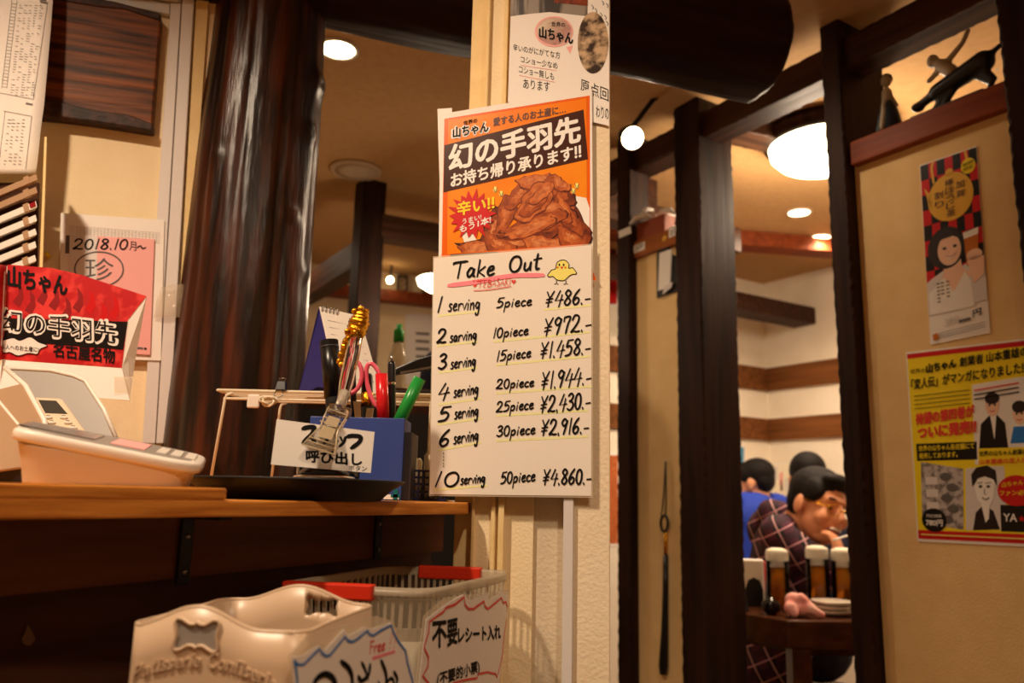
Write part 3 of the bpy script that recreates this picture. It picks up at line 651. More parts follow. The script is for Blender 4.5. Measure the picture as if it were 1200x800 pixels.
# long schedule sheet, hanging in front at the left
SH = Pl(30, 100, 1.315, AZ(16))
prof = [(-70, 66, .0), (-30, 64, .004), (0, 62, .008), (40, 59, .012), (80, 55.5, .016), (120, 52, .02), (150, 48, .022), (180, 45, .022), (204, 42, .016)]
def shp(t, y, dx=0):
    for (ya, xa, da), (yb, xb, db) in zip(prof, prof[1:]):
        if ya <= y <= yb:
            s_ = (y-ya)/(yb-ya); xr = lerp(xa, xb, s_); return lerp(-90, xr, t), lerp(da, db, s_)
    return -90, 0
r = thing('schedule_sheet', SH.hit(30, 100), 'long white printed schedule sheet hanging at the upper left edge', 'paper')
m = mb('paper', True); rg = []
for y in [-70+i*274/40 for i in range(41)]:
    row = []
    for i in range(9):
        x, d = shp(i/8, y); row.append(SH.hit(x, y+(1-i/8)*0, d+.03*(i/8)**3*0+.004*math.sin(i)))
    rg.append(row)
m.rings(rg, cap=False, closed=False); m.build('paper_sheet', r, solid=.0006)
m = mb('ink_grey')
def onsh(x, y):
    xr, d = shp(1, y); t = (x+90)/(xr+90); return SH.hit(x, y, d+.004*math.sin(t*8)+.0013)
def seg(x0, y0, x1, y1, w_=.5, n=8):
    for i in range(n):
        a = (lerp(x0, x1, i/n), lerp(y0, y1, i/n)); b = (lerp(x0, x1, (i+1)/n), lerp(y0, y1, (i+1)/n))
        dx, dy = b[0]-a[0], b[1]-a[1]; L = math.hypot(dx, dy); nx, ny = -dy/L*w_/2, dx/L*w_/2
        m.poly([onsh(a[0]+nx, a[1]+ny), onsh(b[0]+nx, b[1]+ny), onsh(b[0]-nx, b[1]-ny), onsh(a[0]-nx, a[1]-ny)])
seg(56, 2, 39, 116, .5, 14); seg(39, 116, -5, 108); seg(20, 0, 8, 103, .5, 14); seg(14, 0, 2, 103, .5, 14); seg(37, 136, 30, 198, .5, 10); seg(37, 136, 4, 130); seg(6, 130, -2, 196, .5, 8)
for i in range(26): seg(13.2-.45*i*.98, 4+i*3.9, 19.5-.45*i*.98, 4.8+i*3.9, .4, 2)
for y in range(6, 112, 3):
    for x in (23, 29, 35, 41, 47):
        if random.random() < .72: xx = x-(y*.1); seg(xx, y, xx+random.uniform(2, 5), y+.6, .5, 1)
for y in range(140, 196, 4):
    for x in (9, 14, 20, 26):
        if random.random() < .75: xx = x-(y-140)*.09; seg(xx, y, xx+random.uniform(2, 4.5), y+.5, .6, 1)
for x, y in ((47, 2), (30, 121), (46, -1)): seg(x, y, x+8, y+1.3, 1.8, 2)
m.build('printed_table', r)
# time card rack with slanted cards
RK = at(28, 260, 1.25)
ru = Vector((.81, -.58, 0)).normalized(); rn = Vector((-.58, -.81, 0))
def rp(px, py): return at(px, py, 1.25)
r = thing('time_card_rack', at(50, 300, 1.25), 'narrow beige time card rack below the schedule sheet', 'rack')
mb('paint_yellow').prism([rp(52, 160), rp(55, 160), rp(49.5, 330), rp(45.5, 330)], Vector((-.034, .06, 0))).build('side_panel', r, bevel=.001)
mb('print_brown').prism([rp(-60, 180), rp(50, 160), rp(46, 330), rp(-60, 330)], Vector((0, .12, 0)).normalized()*.004).build('back_panel', r) if False else None
m = mb('wood_panel'); m.prism([at(-90, 214, 1.315), at(45, 214, 1.315), at(42, 340, 1.315), at(-90, 340, 1.315)], Vector((0, .004, 0))); m.build('back_panel', r)
cards = [(225, 207, 'paper_cream'), (240, 222, 'plastic_tan'), (256, 239, 'paper'), (272, 255, 'paper'), (288, 271, 'paper'), (302, 286, 'paper'), (318, 302, 'paper')]
for i, (yl, yr, mt) in enumerate(cards):
    A = at(-30, yl+13, 1.27); B = at(43.2-.25*i, yr, 1.25); d = (B-A).normalized(); upv = d.cross(Vector((0, 1, 0))).normalized(); upv = upv if upv.z > 0 else -upv
    lab = ['topmost tan time card in the rack', 'second time card from the top of the rack, tan', 'time card with red tip in the rack', 'upper white time card just below the red-tipped card', 'middle white time card in the rack', 'lower white time card, second from the lowest visible', 'lowest white time card in the rack, half hidden by red carton'][i]
    m = mb(mt if i != 0 else 'plastic_tan'); hh = .0052; bk = Vector((-.024, .034, .006))
    m.prism([A-upv*hh, B-upv*hh, B+upv*hh, A+upv*hh], bk); c = thing('time_card', A, lab, 'card', 'time cards in the rack'); m.build('card', c)
    p = lerp(A, B, .80); q = lerp(A, B, .88); off = Vector((0, -.0012, 0))
    mb('plastic_tan').prism([p-upv*hh*1.1+off, q-upv*hh*1.1+off, q+upv*hh*1.5+off, p+upv*hh*1.5+off], Vector((0, .006, 0))).build('tab', c)
    if i == 2:
        p = lerp(A, B, .90); q = lerp(A, B, .99); mb('red_dark').prism([p-upv*hh*.6+off, q-upv*hh*.6+off, q+upv*hh*.9+off, p+upv*hh*.9+off], Vector((0, .003, 0))).build('red_label', c)
# papers on the wall: chart paper and pink slip
r = thing('chart_paper', LW.hit(130, 330), 'white squared chart paper behind the pink slip on the wall', 'paper')
m = MB(); sheet(m, LW, [(72, 420), (190, 424), (194, 261), (74, 253)], .0150, .002); m.build('paper_sheet', r)
k = Ink(LW, .0172)
for i in range(7): k.ribbon([(83, 268+i*2.1), (189, 276+i*2.0)], .35, 'pencil', 0, sm=False)
for i in range(24): k.ribbon([(93+i*4, 269+i*.3), (92.7+i*4, 281+i*.3)], .35, 'pencil', 0, sm=False)
k.poly([(79, 300), (84, 300), (85, 279), (80, 279)], 'ink_grey'); k.build('printed_table', r)
r = thing('pink_slip', LW.hit(130, 350), 'pink slip pad dated 2018.10 in black marker on the wall', 'paper')
m = MB(); sheet(m, LW, [(84, 412), (178, 418), (183, 284), (85, 279)], .0175, .004, 'paper_pink'); m.build('paper_sheet', r, bevel=.0008)
k = Ink(LW, .0216); sheet(k.m, LW, [(84, 340), (116, 342), (117, 281), (85, 279)], .0216, .0002, 'paper_grey'); k.build('paper_tape', r)
k = Ink(LW, .0219)
k.hand('2018.10', (88.5, 296), (153, 296), 12, 1.7, 'ink'); k.text('月', (154, 297), (162, 298), 10.5, 'ink', .0)
k.ribbon([(163, 294), (167, 292), (169, 295), (173, 294)], 1.4, 'ink')
k.ribbon([(119+28*math.cos(a), 319+20*math.sin(a)) for a in [i*math.pi/10 for i in range(21)]], 1.4, 'stamp')
k.text('珍', (103, 332), (136, 332), 26, 'stamp', .0)
k.text('発注票', (159, 411.5), (174, 412.5), 3, 'ink', .02) if False else k.poly([(159, 411), (170, 411.8), (170, 409.3), (159, 408.5)], 'ink_grey'); k.poly([(171, 412), (174, 412.2), (174, 409.6), (171, 409.4)], 'ink')
k.build('lettering', r)
m = mb('tape_clear', True); Q = [[LW.hit(x, y, d) for x, y, d in row] for row in (((180, 372, .023), (196, 372, .026), (217, 371, .019)), ((183, 352, .023), (200, 351, .029), (217, 352, .019)), ((189, 337, .023), (201, 333, .027), (219, 333, .019)))]
m.rings(Q, cap=False, closed=False).build('clear_tape', label='strip of clear glossy tape over the pale ducts', cat='tape', solid=.0004)
m = mb('print_yellow', True); c = LW.hit(57, 300, .001); m.lathe(c, [(.004, 0), (.0035, .004), (.002, .005), (.002, .010), (.0042, .013), (.004, .015)], 12, LW.n); m.build('push_pin', label='yellow push pin in the cream wall above the red carton', cat='push pin')
# red carton of wings, taped to the wall
RC = Pl(80, 370, 1.16, AZ(12))
r = thing('red_carton', RC.hit(80, 430), 'red flattened chicken wing carton with black and white lettering at left', 'carton')
m = mb('red_card'); m.prism([RC.hit(x, y, 0) for x, y in ((3, 421), (143, 431), (150, 375), (172, 347), (95, 322), (60, 314), (9, 310))], RC.n*.0008); m.build('front_panel', r)
k = Ink(RC, .0010)
for i in range(9):
    x = 15+i*14; y = 330+i*2.2+8*math.sin(i*2); k.poly([(x, y+24), (x+7, y+14), (x+6, y), (x+12, y+8), (x+13, y+20), (x+8, y+30)], 'red_dark' if i < 6 else 'print_red', .0)
k.poly([(8, 373), (150, 377), (144.5, 410), (4, 399)], 'print_black', .0002); k.build('printed_pattern', r)
k = Ink(RC, .0015)
k.text('山ちゃん', (10, 336), (79, 347), 24, 'ink', .03)
k.text('幻の手羽先', (0, 389), (138, 405), 29, 'print_white', .05, .0004); k.text('幻の手羽先', (2, 387.5), (136, 403.5), 26, 'print_black', -.004, .0008)
k.text('名古屋名物', (63, 418), (135, 426), 17, 'ink', .02, .0004)
cl = [(4+x, 404+y) for x, y in ((0, -5), (12, -8), (20, -5), (32, -9), (42, -3), (52, 1), (44, 5), (40, 11), (30, 10), (18, 13), (8, 9), (0, 9))]
k.poly(cl, 'print_white', .0004); k.ribbon(cl+[cl[0]], .8, 'ink', .0006); k.text('る人へのお土産に!', (2, 409), (46, 413), 6, 'ink', .01, .0008); k.build('lettering', r)
m = mb('red_card'); m.prism([RC.hit(8, 311, .0), RC.hit(3, 421, .0), RC.hit(-10, 425, .03), RC.hit(-4, 309, .03)], RC.n*.0008)
m.mat('print_white'); m.prism([RC.hit(6.5, 318, .004), RC.hit(2.4, 405, .004), RC.hit(1.2, 405, .007), RC.hit(4.8, 318, .007)], RC.n*.0004); m.build('side_panel', r)
m = mb('paper'); m.prism([RC.hit(3, 421.5, 0), RC.hit(143, 431.5, 0), RC.hit(152, 469, .012), RC.hit(-8, 456, .012)], RC.n*.0008)
m.prism([RC.hit(172, 347, 0), RC.hit(150, 375, 0), RC.hit(143, 431, 0), RC.hit(152, 469, -.012), RC.hit(158, 425, -.02), RC.hit(161, 374, -.02)], RC.n*.0008); m.build('white_flap', r)
m = mb('tape_clear'); m.prism([RC.hit(134, 441, .006), RC.hit(157, 441, .006), RC.hit(155, 471, .012), RC.hit(134, 468, .012)], RC.n*.0004); m.build('tape_strip', r)

# ================================================================== ON THE COUNTER
def srect(c, a, b, e=5.0, n=40, ax=Vector((1, 0, 0)), ay=Vector((0, 1, 0))):
    out = []
    for i in range(n):
        t = 2*math.pi*i/n; ct, st = math.cos(t), math.sin(t)
        out.append(c+ax*(a*math.copysign(abs(ct)**(2/e), ct))+ay*(b*math.copysign(abs(st)**(2/e), st)))
    return out
ZP = CT+.0105
# card terminal in front
A = at(17, 570, .66); B = at(216, 570, .70); TL_ = at(11, 501, .66); TR_ = at(237, 545, .70)
ax = (B-A); ax.z = 0; ax.normalize(); ay = Vector((-ax.y, ax.x, 0)); wdt = .05
ayt = ay*math.cos(.12)+Z*math.sin(.12); cb = (A+B)/2+ay*.045; cb.z = ZP; ct_ = (TL_+TR_)/2+ayt*.048; hb = (B-A).length/2; ht_ = (TR_-TL_).length/2
tilt = math.atan2(TR_.z-TL_.z, (TR_-TL_).to_2d().length); axt = (ax*math.cos(tilt)+Z*math.sin(tilt))
r = thing('card_terminal', cb, 'low white wedge-shaped terminal lying on the counter plank at left', 'terminal')
def sec(t, k=1.0): return srect(lerp(cb, ct_, t), lerp(hb, ht_*.99, t**1.3)*k, lerp(.040, .050, t)*k, 6, 48, lerp(ax, axt, min(1, t*1.0)).normalized(), lerp(ay, ayt, min(1, t*1.25)).normalized())
m = mb('plastic_beige', True); m.rings([sec(0), sec(.03), sec(.3), sec(.55), sec(.74), sec(.77)]); m.build('lower_shell', r)
nt_ = axt.cross(ayt).normalized()
def top(h, k): return [p+nt_*h for p in srect(ct_-nt_*.009, ht_*k, .0505*k, 6, 48, axt, ayt)]
m = mb('plastic_white', True); m.rings([top(.000, .985), top(.002, 1.0), top(.006, 1.003), top(.008, .992), top(.0092, .97), top(.0095, .9)]); m.build('top_rim', r)
m = mb('plastic_grey'); m.rings([top(.0094, .88), top(.0102, .87)]); fp_ = m.build('face_plate', r)
m = mb('screen_dark'); c = ct_-nt_*.009+nt_*.0104; m.obox(c-axt*.045, axt*.03, ayt*.026, nt_*.0006); m.build('display', fp_)
m = mb('paper_pink'); m.obox(c+axt*.012, axt*.014, ayt*.03, nt_*.0005); m.build('pink_label', fp_)
for i in range(3):
    for j in range(3): m = mb('plastic_white'); m.obox(c+axt*(.04+i*.012)+ayt*(-.02+j*.018), axt*.0042, ayt*.0065, nt_*.001); m.build('key', fp_, bevel=.0006)
# keypad device with privacy hood behind it
Y0 = .93
r = thing('keypad_device', at(60, 556, Y0), 'grey-beige keypad device with tall privacy hood behind the white terminal', 'terminal')
def Pg(mt, anch, pts, th, name, bev=.0015, par=None):
    """a flat plate: the plane through three anchors (px, py, depth), outlined by pixels"""
    A, B_, C_ = [at(x, y, Y) for x, y, Y in anch]; nn = (B_-A).cross(C_-A).normalized(); nn = nn if nn.y > 0 else -nn
    def h(x, y): rr = ray(x, y); return CAM+rr*((A-CAM).dot(nn)/rr.dot(nn))
    m = mb(mt); m.prism([h(x, y) for x, y in pts], nn*th); o = m.build(name, par or r, bevel=bev); return o, h, nn
HB = ((10, 430, .99), (85, 440, .99), (60, 510, .95))
_, hB, nB = Pg('plastic_grey', HB, [(8, 431), (60, 434), (86, 440), (100, 446), (122, 480), (136, 514), (50, 516), (40, 470), (24, 448)], .004, 'hood_back')
_, hW, nW = Pg('plastic_tan', ((0, 456, .92), (52, 492, .93), (10, 550, .86)), [(-70, 440), (0, 455), (24, 449), (36, 456), (52, 492), (56, 518), (44, 545), (-70, 560)], .004, 'hood_side')
m = mb('plastic_white', True); m.tube([hB(6, 431), hB(60, 434), hB(86, 440), hB(100, 446), hB(122, 480), hB(136, 513)], .0026, 8); m.tube([hB(6, 431), hW(30, 452), hW(52, 492), hW(56, 517)], .003, 8); m.tube([hW(-8, 462), hW(27, 504), hW(40, 524)], .0016, 8); m.build('hood_edge', r)
KA = ((44, 466, .972), (68, 468, .972), (80, 514, .915))
kp_, hK, nK = Pg('plastic_beige', KA, [(40, 463), (68, 464), (74, 468), (108, 515), (52, 515)], .008, 'keypad_plate', .002)
m = mb('screen_dark'); m.prism([hK(x, y)-nK*.0008 for x, y in ((45, 469), (66, 470), (79, 485), (53, 484))], nK*.001); m.build('display', kp_)
for (x, y) in ((57, 490), (75, 490), (61, 496), (80, 496), (65, 502), (86, 502), (69, 508), (92, 508)):
    m = mb('plastic_white', True); m.ball(hK(x, y)-nK*.001, .005, .003, .002, n=10); m.mat('ink_grey', False); q = hK(x, y)-nK*.0034; m.prism([q+Vector((-.0022, 0, 0)), q+Vector((.0022, 0, 0)), q+Vector((.0022, 0, .0008)), q+Vector((-.0022, 0, .0008))], nK*.0004); m.build('key', kp_)
m = mb('plastic_dark'); m.prism([Vector((p.x, p.y, ZP)) for p in (at(-40, 500, Y0-.06), at(120, 500, Y0-.04), at(112, 500, Y0+.07), at(-40, 500, Y0+.07))], Z*.022); m.build('base', r, bevel=.003)
m = mb('paper'); p = at(4, 560, .78); m.box((p.x-.04, p.y, ZP+.006), .09, .03, .012); m.build('receipt_roll', label='small white receipt block beside the keypad device at the left edge', cat='paper') if False else None
# round black tray
tc = at(347, 580, .90); tc.z = CT
m = mb('plastic_black_matt', True)
m.lathe(tc, [(.088, 0), (.092, .0008), (.104, .012), (.1175, .020), (.1185, .022), (.1165, .0225), (.102, .015), (.090, .004), (.05, .0035), (.002, .0035)], 56)
m.build('black_tray', loc=tc, label='round black serving tray on the counter edge under the call bell', cat='tray')
ZT = CT+.0037
# call bell
bc = at(380, 560, .90); bc.z = ZT
r = thing('call_bell', bc, 'glossy black round call button on the tray behind the white card', 'bell')
bs_ = mb('plastic_black_gloss', True).lathe(bc, [(.034, 0), (.035, .004), (.035, .018), (.033, .020)], 40).build('base', r)
mb('chrome', True).lathe(bc+Z*.0195, [(.0335, 0), (.034, .0015), (.033, .003), (.028, .004)], 40).build('chrome_ring', bs_)
mb('plastic_black_gloss', True).lathe(bc+Z*.0225, [(.029, 0), (.027, .005), (.021, .010), (.012, .0135), (.001, .0148)], 40).build('button_dome', r)
# tall black speaker-like body behind the card, with chrome strip
bc2 = at(385, 560, .955); bc2.z = ZT
r = thing('black_canister', bc2, 'dark glossy canister behind the white staff-call card', 'canister')
mb('plastic_black_gloss', True).lathe(bc2, [(.034, 0), (.036, .002), (.036, .05), (.033, .060), (.022, .065), (.001, .066)], 40).build('body', r)
p = bc2+Vector((-.03, -.0225, .027)); mb('chrome', True).tube([p-Z*.022, p+Z*.02], .0022, 10).build('chrome_strip', r)
# white card with staff call lettering
CD = Pl(378, 522, .862, AZ(6))
r = thing('staff_call_card', CD.hit(378, 548), 'white handwritten staff-call card leaning on the tray by the blue box', 'card')
m = MB(); sheet(m, CD, [(317.6, 544), (434.5, 554), (439, 506), (324.4, 491)], 0, .0008); m.build('paper_card', r)
k = Ink(CD, .0005)
for a, b, wd in (((358, 532), (378, 539), 8), ((370, 526), (381, 529), 7), ((398, 517), (406, 525), 7), ((394, 536), (408, 543), 8), ((367, 515), (371, 521), 4), ((420, 516), (414, 526), 4)): k.ribbon([a, b], wd, 'print_red_ink', 0, sm=False)
k.ribbon([(357, 536), (362, 537), (366, 533)], 3, 'ink_red', .0001); k.ribbon([(397, 543), (404, 545), (405, 540)], 2, 'ink_red', .0001)
k.build('red_shading', r)
k = Ink(CD, .0007)
k.ribbon([(355, 502), (362, 500.5), (368.5, 501), (366, 508), (360, 514), (355.5, 519)], 5.4, 'ink', sm=True); k.ribbon([(363.5, 510), (367, 515), (369.5, 519)], 4.4, 'ink')
k.ribbon([(384, 501), (379, 506), (376.5, 510)], 5, 'ink'); k.ribbon([(382, 502), (389, 503), (386, 512), (380, 520)], 4, 'ink'); k.ribbon([(381, 509), (386, 513)], 3, 'ink')
k.ribbon([(394, 513), (396, 517)], 3, 'ink'); k.ribbon([(399, 512), (401, 516)], 3, 'ink'); k.ribbon([(405, 512), (403, 518), (398, 523)], 3.4, 'ink')
k.ribbon([(407, 511.5), (414, 510.5), (422.5, 512), (421, 518), (412, 525)], 5, 'ink')
k.text('呼び出し', (359, 541), (424, 545.5), 14, 'ink', .045); k.text('ボタン', (409, 551), (430, 552), 6, 'ink', .01); k.build('lettering', r)
# clear clip holding it, with gold-topped clear rod
p0 = at(375, 527, .852); p1 = at(397, 483, .875); p2 = at(401, 470, .90); p3 = at(418, 392, .955); p4 = at(424, 384, .96)
r = thing('clip_rod', p2, 'clear plastic clip rod with crinkled gold top gripping the staff-call card', 'clip')
d = (p1-p0).normalized(); sd = d.cross(Vector((0, 1, 0))).normalized(); fn = Vector((0, -1, 0))
for dy in (-.006, .0045):
    m = mb('plastic_clear'); o_ = Vector((0, .862-p0.y+dy*1.0, 0)); a = p0+Vector((0, dy, 0)); b = p1+Vector((0, dy*.6, 0))
    m.prism([a-sd*.018, a+sd*.018, lerp(a, b, .55)+sd*.0095, b+sd*.0115, b-sd*.0115, lerp(a, b, .55)-sd*.0095], Vector((0, .0026, 0))); m.build('jaw', r, bevel=.001)
ol = [p0-sd*.018, p0+sd*.018, lerp(p0, p1, .55)+sd*.0095, p1+sd*.0115, p1-sd*.0115, lerp(p0, p1, .55)-sd*.0095]; ol = [q+fn*.0062 for q in ol]
m = mb('clip_tint', True); m.tube(ol+[ol[0]], .0011, 8, cap=False)
for t in (.12, .22, .66, .78): m.tube([lerp(p0, p1, t)-sd*lerp(.017, .0105, t)+fn*.0062, lerp(p0, p1, t)+sd*lerp(.017, .0105, t)+fn*.0062], .0009, 8)
m.build('jaw_edge', r)
m = mb('clip_tint'); q0 = [lerp(p0, p1, .3)-sd*.008, lerp(p0, p1, .3)+sd*.008, lerp(p0, p1, .85)+sd*.0065, lerp(p0, p1, .85)-sd*.0065]; m.prism([q+fn*.0064 for q in q0], fn*.0012); m.build('jaw_pad', r)
m = mb('plastic_clear', True); m.tube([p1-sd*.012+d*.002, p1+sd*.012+d*.002], .0065, 14); m.build('hinge', r)
m = mb('steel', True); m.tube([p1-sd*.006+d*.002+Vector((0, -.0067, 0)), p1+sd*.006+d*.002+Vector((0, -.0067, 0))], .0012, 8); m.tube([lerp(p0, p1, .6)-sd*.007+fn*.007, lerp(p0, p1, .6)+sd*.007+fn*.007], .001, 8); m.build('spring', r)
m = mb('plastic_clear', True); m.tube([p1, lerp(p1, p2, .5), p2, lerp(p2, p3, .3), lerp(p2, p3, .7), p3], [.0045, .005, .0065, .0085, .0085, .008], 18); m.build('rod', r)
m = mb('plastic_white', True); m.tube([at(396, 478, .885), at(404, 460, .91)], [.0045, .003], 12); m.build('inner_core', r)
gp = [at(x, y, .955) for x, y in ((399, 425), (404, 408), (411, 396), (417, 388), (421, 378), (423, 370), (424, 365))]
m = mb('gold', True); rg = []
rs = [.003, .0052, .0072, .0118, .0125, .0095, .0082]; P = smooth(gp, 6); RS = [rs[min(6, int(i/6))]*(1-(i % 6)/6)+rs[min(6, int(i/6)+1)]*((i % 6)/6) for i in range(len(P))]
m.tube(P, [x*(1+.22*math.sin(i*2.1)*random.random()) for i, x in enumerate(RS)], 14)
for i in range(26):
    t = random.random(); c = P[int(t*(len(P)-1))]; m.ball(c+Vector((random.uniform(-1, 1), random.uniform(-1, .3), random.uniform(-1, 1)))*RS[int(t*(len(P)-1))]*.8, random.uniform(.002, .0042), n=8)
m.build('gold_top', r)
# blue pen box
bx0, bx1 = at(360, 540, 1.055).x, at(472, 540, 1.055).x; zt = at(430, 489, 1.055).z; y0, y1 = 1.055, 1.125
r = thing('pen_box', ((bx0+bx1)/2, (y0+y1)/2, CT), 'blue plastic box of pens and scissors behind the black tray', 'box')
m = mb('plastic_blue'); t_ = .003; W_ = bx1-bx0; Dp = y1-y0; Hh = zt-CT; cx, cy = (bx0+bx1)/2, (y0+y1)/2
m.box((cx, cy, CT+.0025), W_, Dp, .004); m.box((cx, y0+t_/2, CT+Hh/2), W_, t_, Hh); m.box((cx, y1-t_/2, CT+Hh/2), W_, t_, Hh); m.box((bx0+t_/2, cy, CT+Hh/2), t_, Dp, Hh); m.box((bx1-t_/2, cy, CT+Hh/2), t_, Dp, Hh); m.build('box_body', r, bevel=.0008)
m = mb('print_white'); m.box((at(459, 572, y0).x, y0-.0003, CT+.0045), .020, .0005, .006); m.mat('teal'); m.box((at(464, 570, y0).x, y0-.0008, CT+.008), .006, .0005, .013); m.box((at(464, 570, y0).x, y0-.0008, CT+.006), .012, .0005, .004); m.build('sticker', r)
# dark upright file beside it
p = at(479, 540, 1.09); r2 = mb('plastic_dark').box((p.x+.001, 1.10, CT+.0445), .011, .07, .089).build('file_divider', loc=(p.x, 1.1, CT), label='thin dark grey plastic case upright right of the blue pen box', cat='case', bevel=.001)
# pens
def pen(name, a, b, r0, mat, lab, cat='pen', parts=()):
    a = Vector(a); b = Vector(b); r = thing(name, a, lab, cat, 'pens in the blue box')
    bo_ = mb(mat, True).tube([a, a+(b-a)*.02, b-(b-a)*.02, b], [r0*.8, r0, r0, r0*.85], 18).build('barrel', r)
    for (t0, t1, rr, mt, nm) in parts: mb(mt, True).tube([lerp(a, b, t0), lerp(a, b, t1)], rr, 16).build(nm, bo_)
    return r
zi = CT+.0085
def inb(px, py, Y, z=zi):
    """point at the bottom of the box under a pixel"""
    p = at(px, py, Y); return Vector((p.x, p.y, z))
pen('marker_pen', inb(402, 560, 1.075), at(385.5, 400, 1.085), .0118, 'plastic_black_matt', 'thick black marker pen standing leftmost in the blue box', parts=[(.62, 1.004, .0128, 'plastic_black', 'cap'), (.955, .965, .0131, 'plastic_dark', 'cap_ring'), (1.0, 1.006, .007, 'plastic_grey', 'cap_end'), (.40, .47, .0120, 'paper_grey', 'label')])
pen('slim_pen', inb(418, 560, 1.10), at(412, 376, 1.115), .0042, 'plastic_black', 'slim black pen standing behind the gold-topped rod', parts=[(.8, 1.0, .0048, 'plastic_black_matt', 'cap')])
pen('red_pen', inb(454, 560, 1.09), at(447, 438, 1.085), .0075, 'plastic_red', 'red marker pen in the blue box between scissors and green pen', parts=[(.55, 1.0, .0085, 'plastic_red', 'cap')])
pen('ballpoint_pen', inb(460, 560, 1.10), at(459, 424, 1.105), .0055, 'plastic_black', 'black ballpoint pen with silver clicker behind the red pen', parts=[(.99, 1.06, .0022, 'steel', 'clicker'), (.82, .84, .006, 'chrome', 'collar')])
pen('green_pen', inb(428, 560, 1.10), at(492, 443, 1.09), .0072, 'plastic_green', 'green felt pen leaning right out of the blue box', parts=[(.42, .5, .0068, 'plastic_grey', 'tip_section'), (.52, 1.0, .0088, 'plastic_green', 'cap')])
pen('glue_bottle', inb(432, 560, 1.10), at(430, 438, 1.10), .0078, 'plastic_black', 'small black bottle with amber band behind the clear rod', 'bottle', parts=[(.72, .84, .0084, 'gold', 'amber_band')])
# scissors
r = thing('scissors', inb(424, 560, 1.09), 'scissors with pink handles standing in the blue box', 'scissors')
def loop(cx, cy, rx, ry, rot, Y):
    pts = []
    for i in range(21):
        a = 2*math.pi*i/20; x = rx*math.cos(a); y = ry*math.sin(a); pts.append(at(cx+x*math.cos(rot)-y*math.sin(rot), cy+x*math.sin(rot)+y*math.cos(rot), Y))
    return mb('plastic_pink', True).tube(pts, .0032, 8, cap=False)
loop(411, 441, 13, 20, .15, 1.088).build('handle', r); loop(440, 452, 9, 27, -.25, 1.092).build('handle', r)
for a, b in (((418, 470), (428, 560)), ((434, 478), (420, 560))):
    A_ = at(a[0], a[1], 1.09); B_ = inb(b[0], b[1], 1.09); mb('chrome').prism([A_-Vector((.005, 0, 0)), A_+Vector((.005, 0, 0)), B_+Vector((.001, 0, .0)), B_-Vector((.001, 0, 0))], Vector((0, .0016, 0))).build('blade', r)
# wire rack
YR0, YR1 = 1.165, 1.30
r = thing('wire_rack', at(300, 560, YR0), 'cream coated wire rack standing on the counter in front of the log', 'rack')
zr = at(262, 457, YR0).z; X0 = at(255, 457, YR0).x; X1 = at(514, 446, YR0).x; rad = .0022
fl = Vector((X0, YR0, zr)); fr = Vector((X1, YR0+.0, zr)); bl_ = Vector((X0+.005, YR1, zr)); br_ = Vector((X1, YR1, zr))
m = mb('wire_white', True); m.tube([fl, fr], rad, 8); m.tube([bl_, br_], rad, 8); m.tube([fl, bl_], rad, 8); m.tube([fr, br_], rad, 8); m.tube([fl-Z*.012+Vector((.01, 0, 0)), fr-Z*.012], rad*.9, 8); m.build('frame', r)
for i in range(7): y = YR0+.018+i*.018; mb('wire_white', True).tube([(X0, y, zr+.002), (X1, y, zr+.002)], .0014, 6).build('wire', r)
for (x, y, dx) in ((X0+.012, YR0, -.012), (X0+.06, YR1-.02, -.006), (X1-.01, YR0, .0), (X1-.01, YR1, 0)):
    mb('wire_white', True).tube([(x+.01, y, zr-.004), (x+.002, y, zr-.007), (x, y, zr-.014), (x+dx, y, CT+.001)], rad, 8).build('leg', r)
# white plastic hook clip and black binder clip on the rack
p = at(297, 470, YR0-.006)
m = mb('plastic_white'); m.box((p.x, p.y, p.z), .018, .005, .020); m.build('plastic_hook', label='small white plastic hook tag on the rack front wire', cat='clip', bevel=.003, seg=3)
p = at(329, 454, YR0-.004); r = thing('binder_clip', p, 'small black binder clip gripping the rack wire', 'clip')
mb('plastic_black').prism([p+Vector((-.008, -.004, -.004)), p+Vector((.008, -.004, -.004)), p+Vector((.006, 0, .010)), p+Vector((-.006, 0, .010))], Vector((0, .009, 0))).build('body', r, bevel=.001)
mb('steel', True).tube([p+Vector((-.004, -.004, -.003)), p+Vector((-.007, -.009, -.012)), p+Vector((.0, -.010, -.016)), p+Vector((.007, -.009, -.012)), p+Vector((.004, -.004, -.003))], .0008, 6).build('wire_handle', r)
mb('steel', True).tube([p+Vector((-.004, .006, .009)), p+Vector((-.005, .004, .014)), p+Vector((.005, .004, .014)), p+Vector((.004, .006, .009))], .0008, 6).build('wire_handle', r)
m = mb('wire_white', True); c = at(316, 470, YR0+.0); m.tube([c+Vector((.014*math.cos(i*.7)*(1-.02*i), -.006+.004*math.sin(i), .006*math.sin(i*.7)+.002*math.sin(i*.3))) for i in range(26)], .0017, 6); m.build('coiled_cable', label='cream cable coiled over the rack wire beside the white hook', cat='cable')
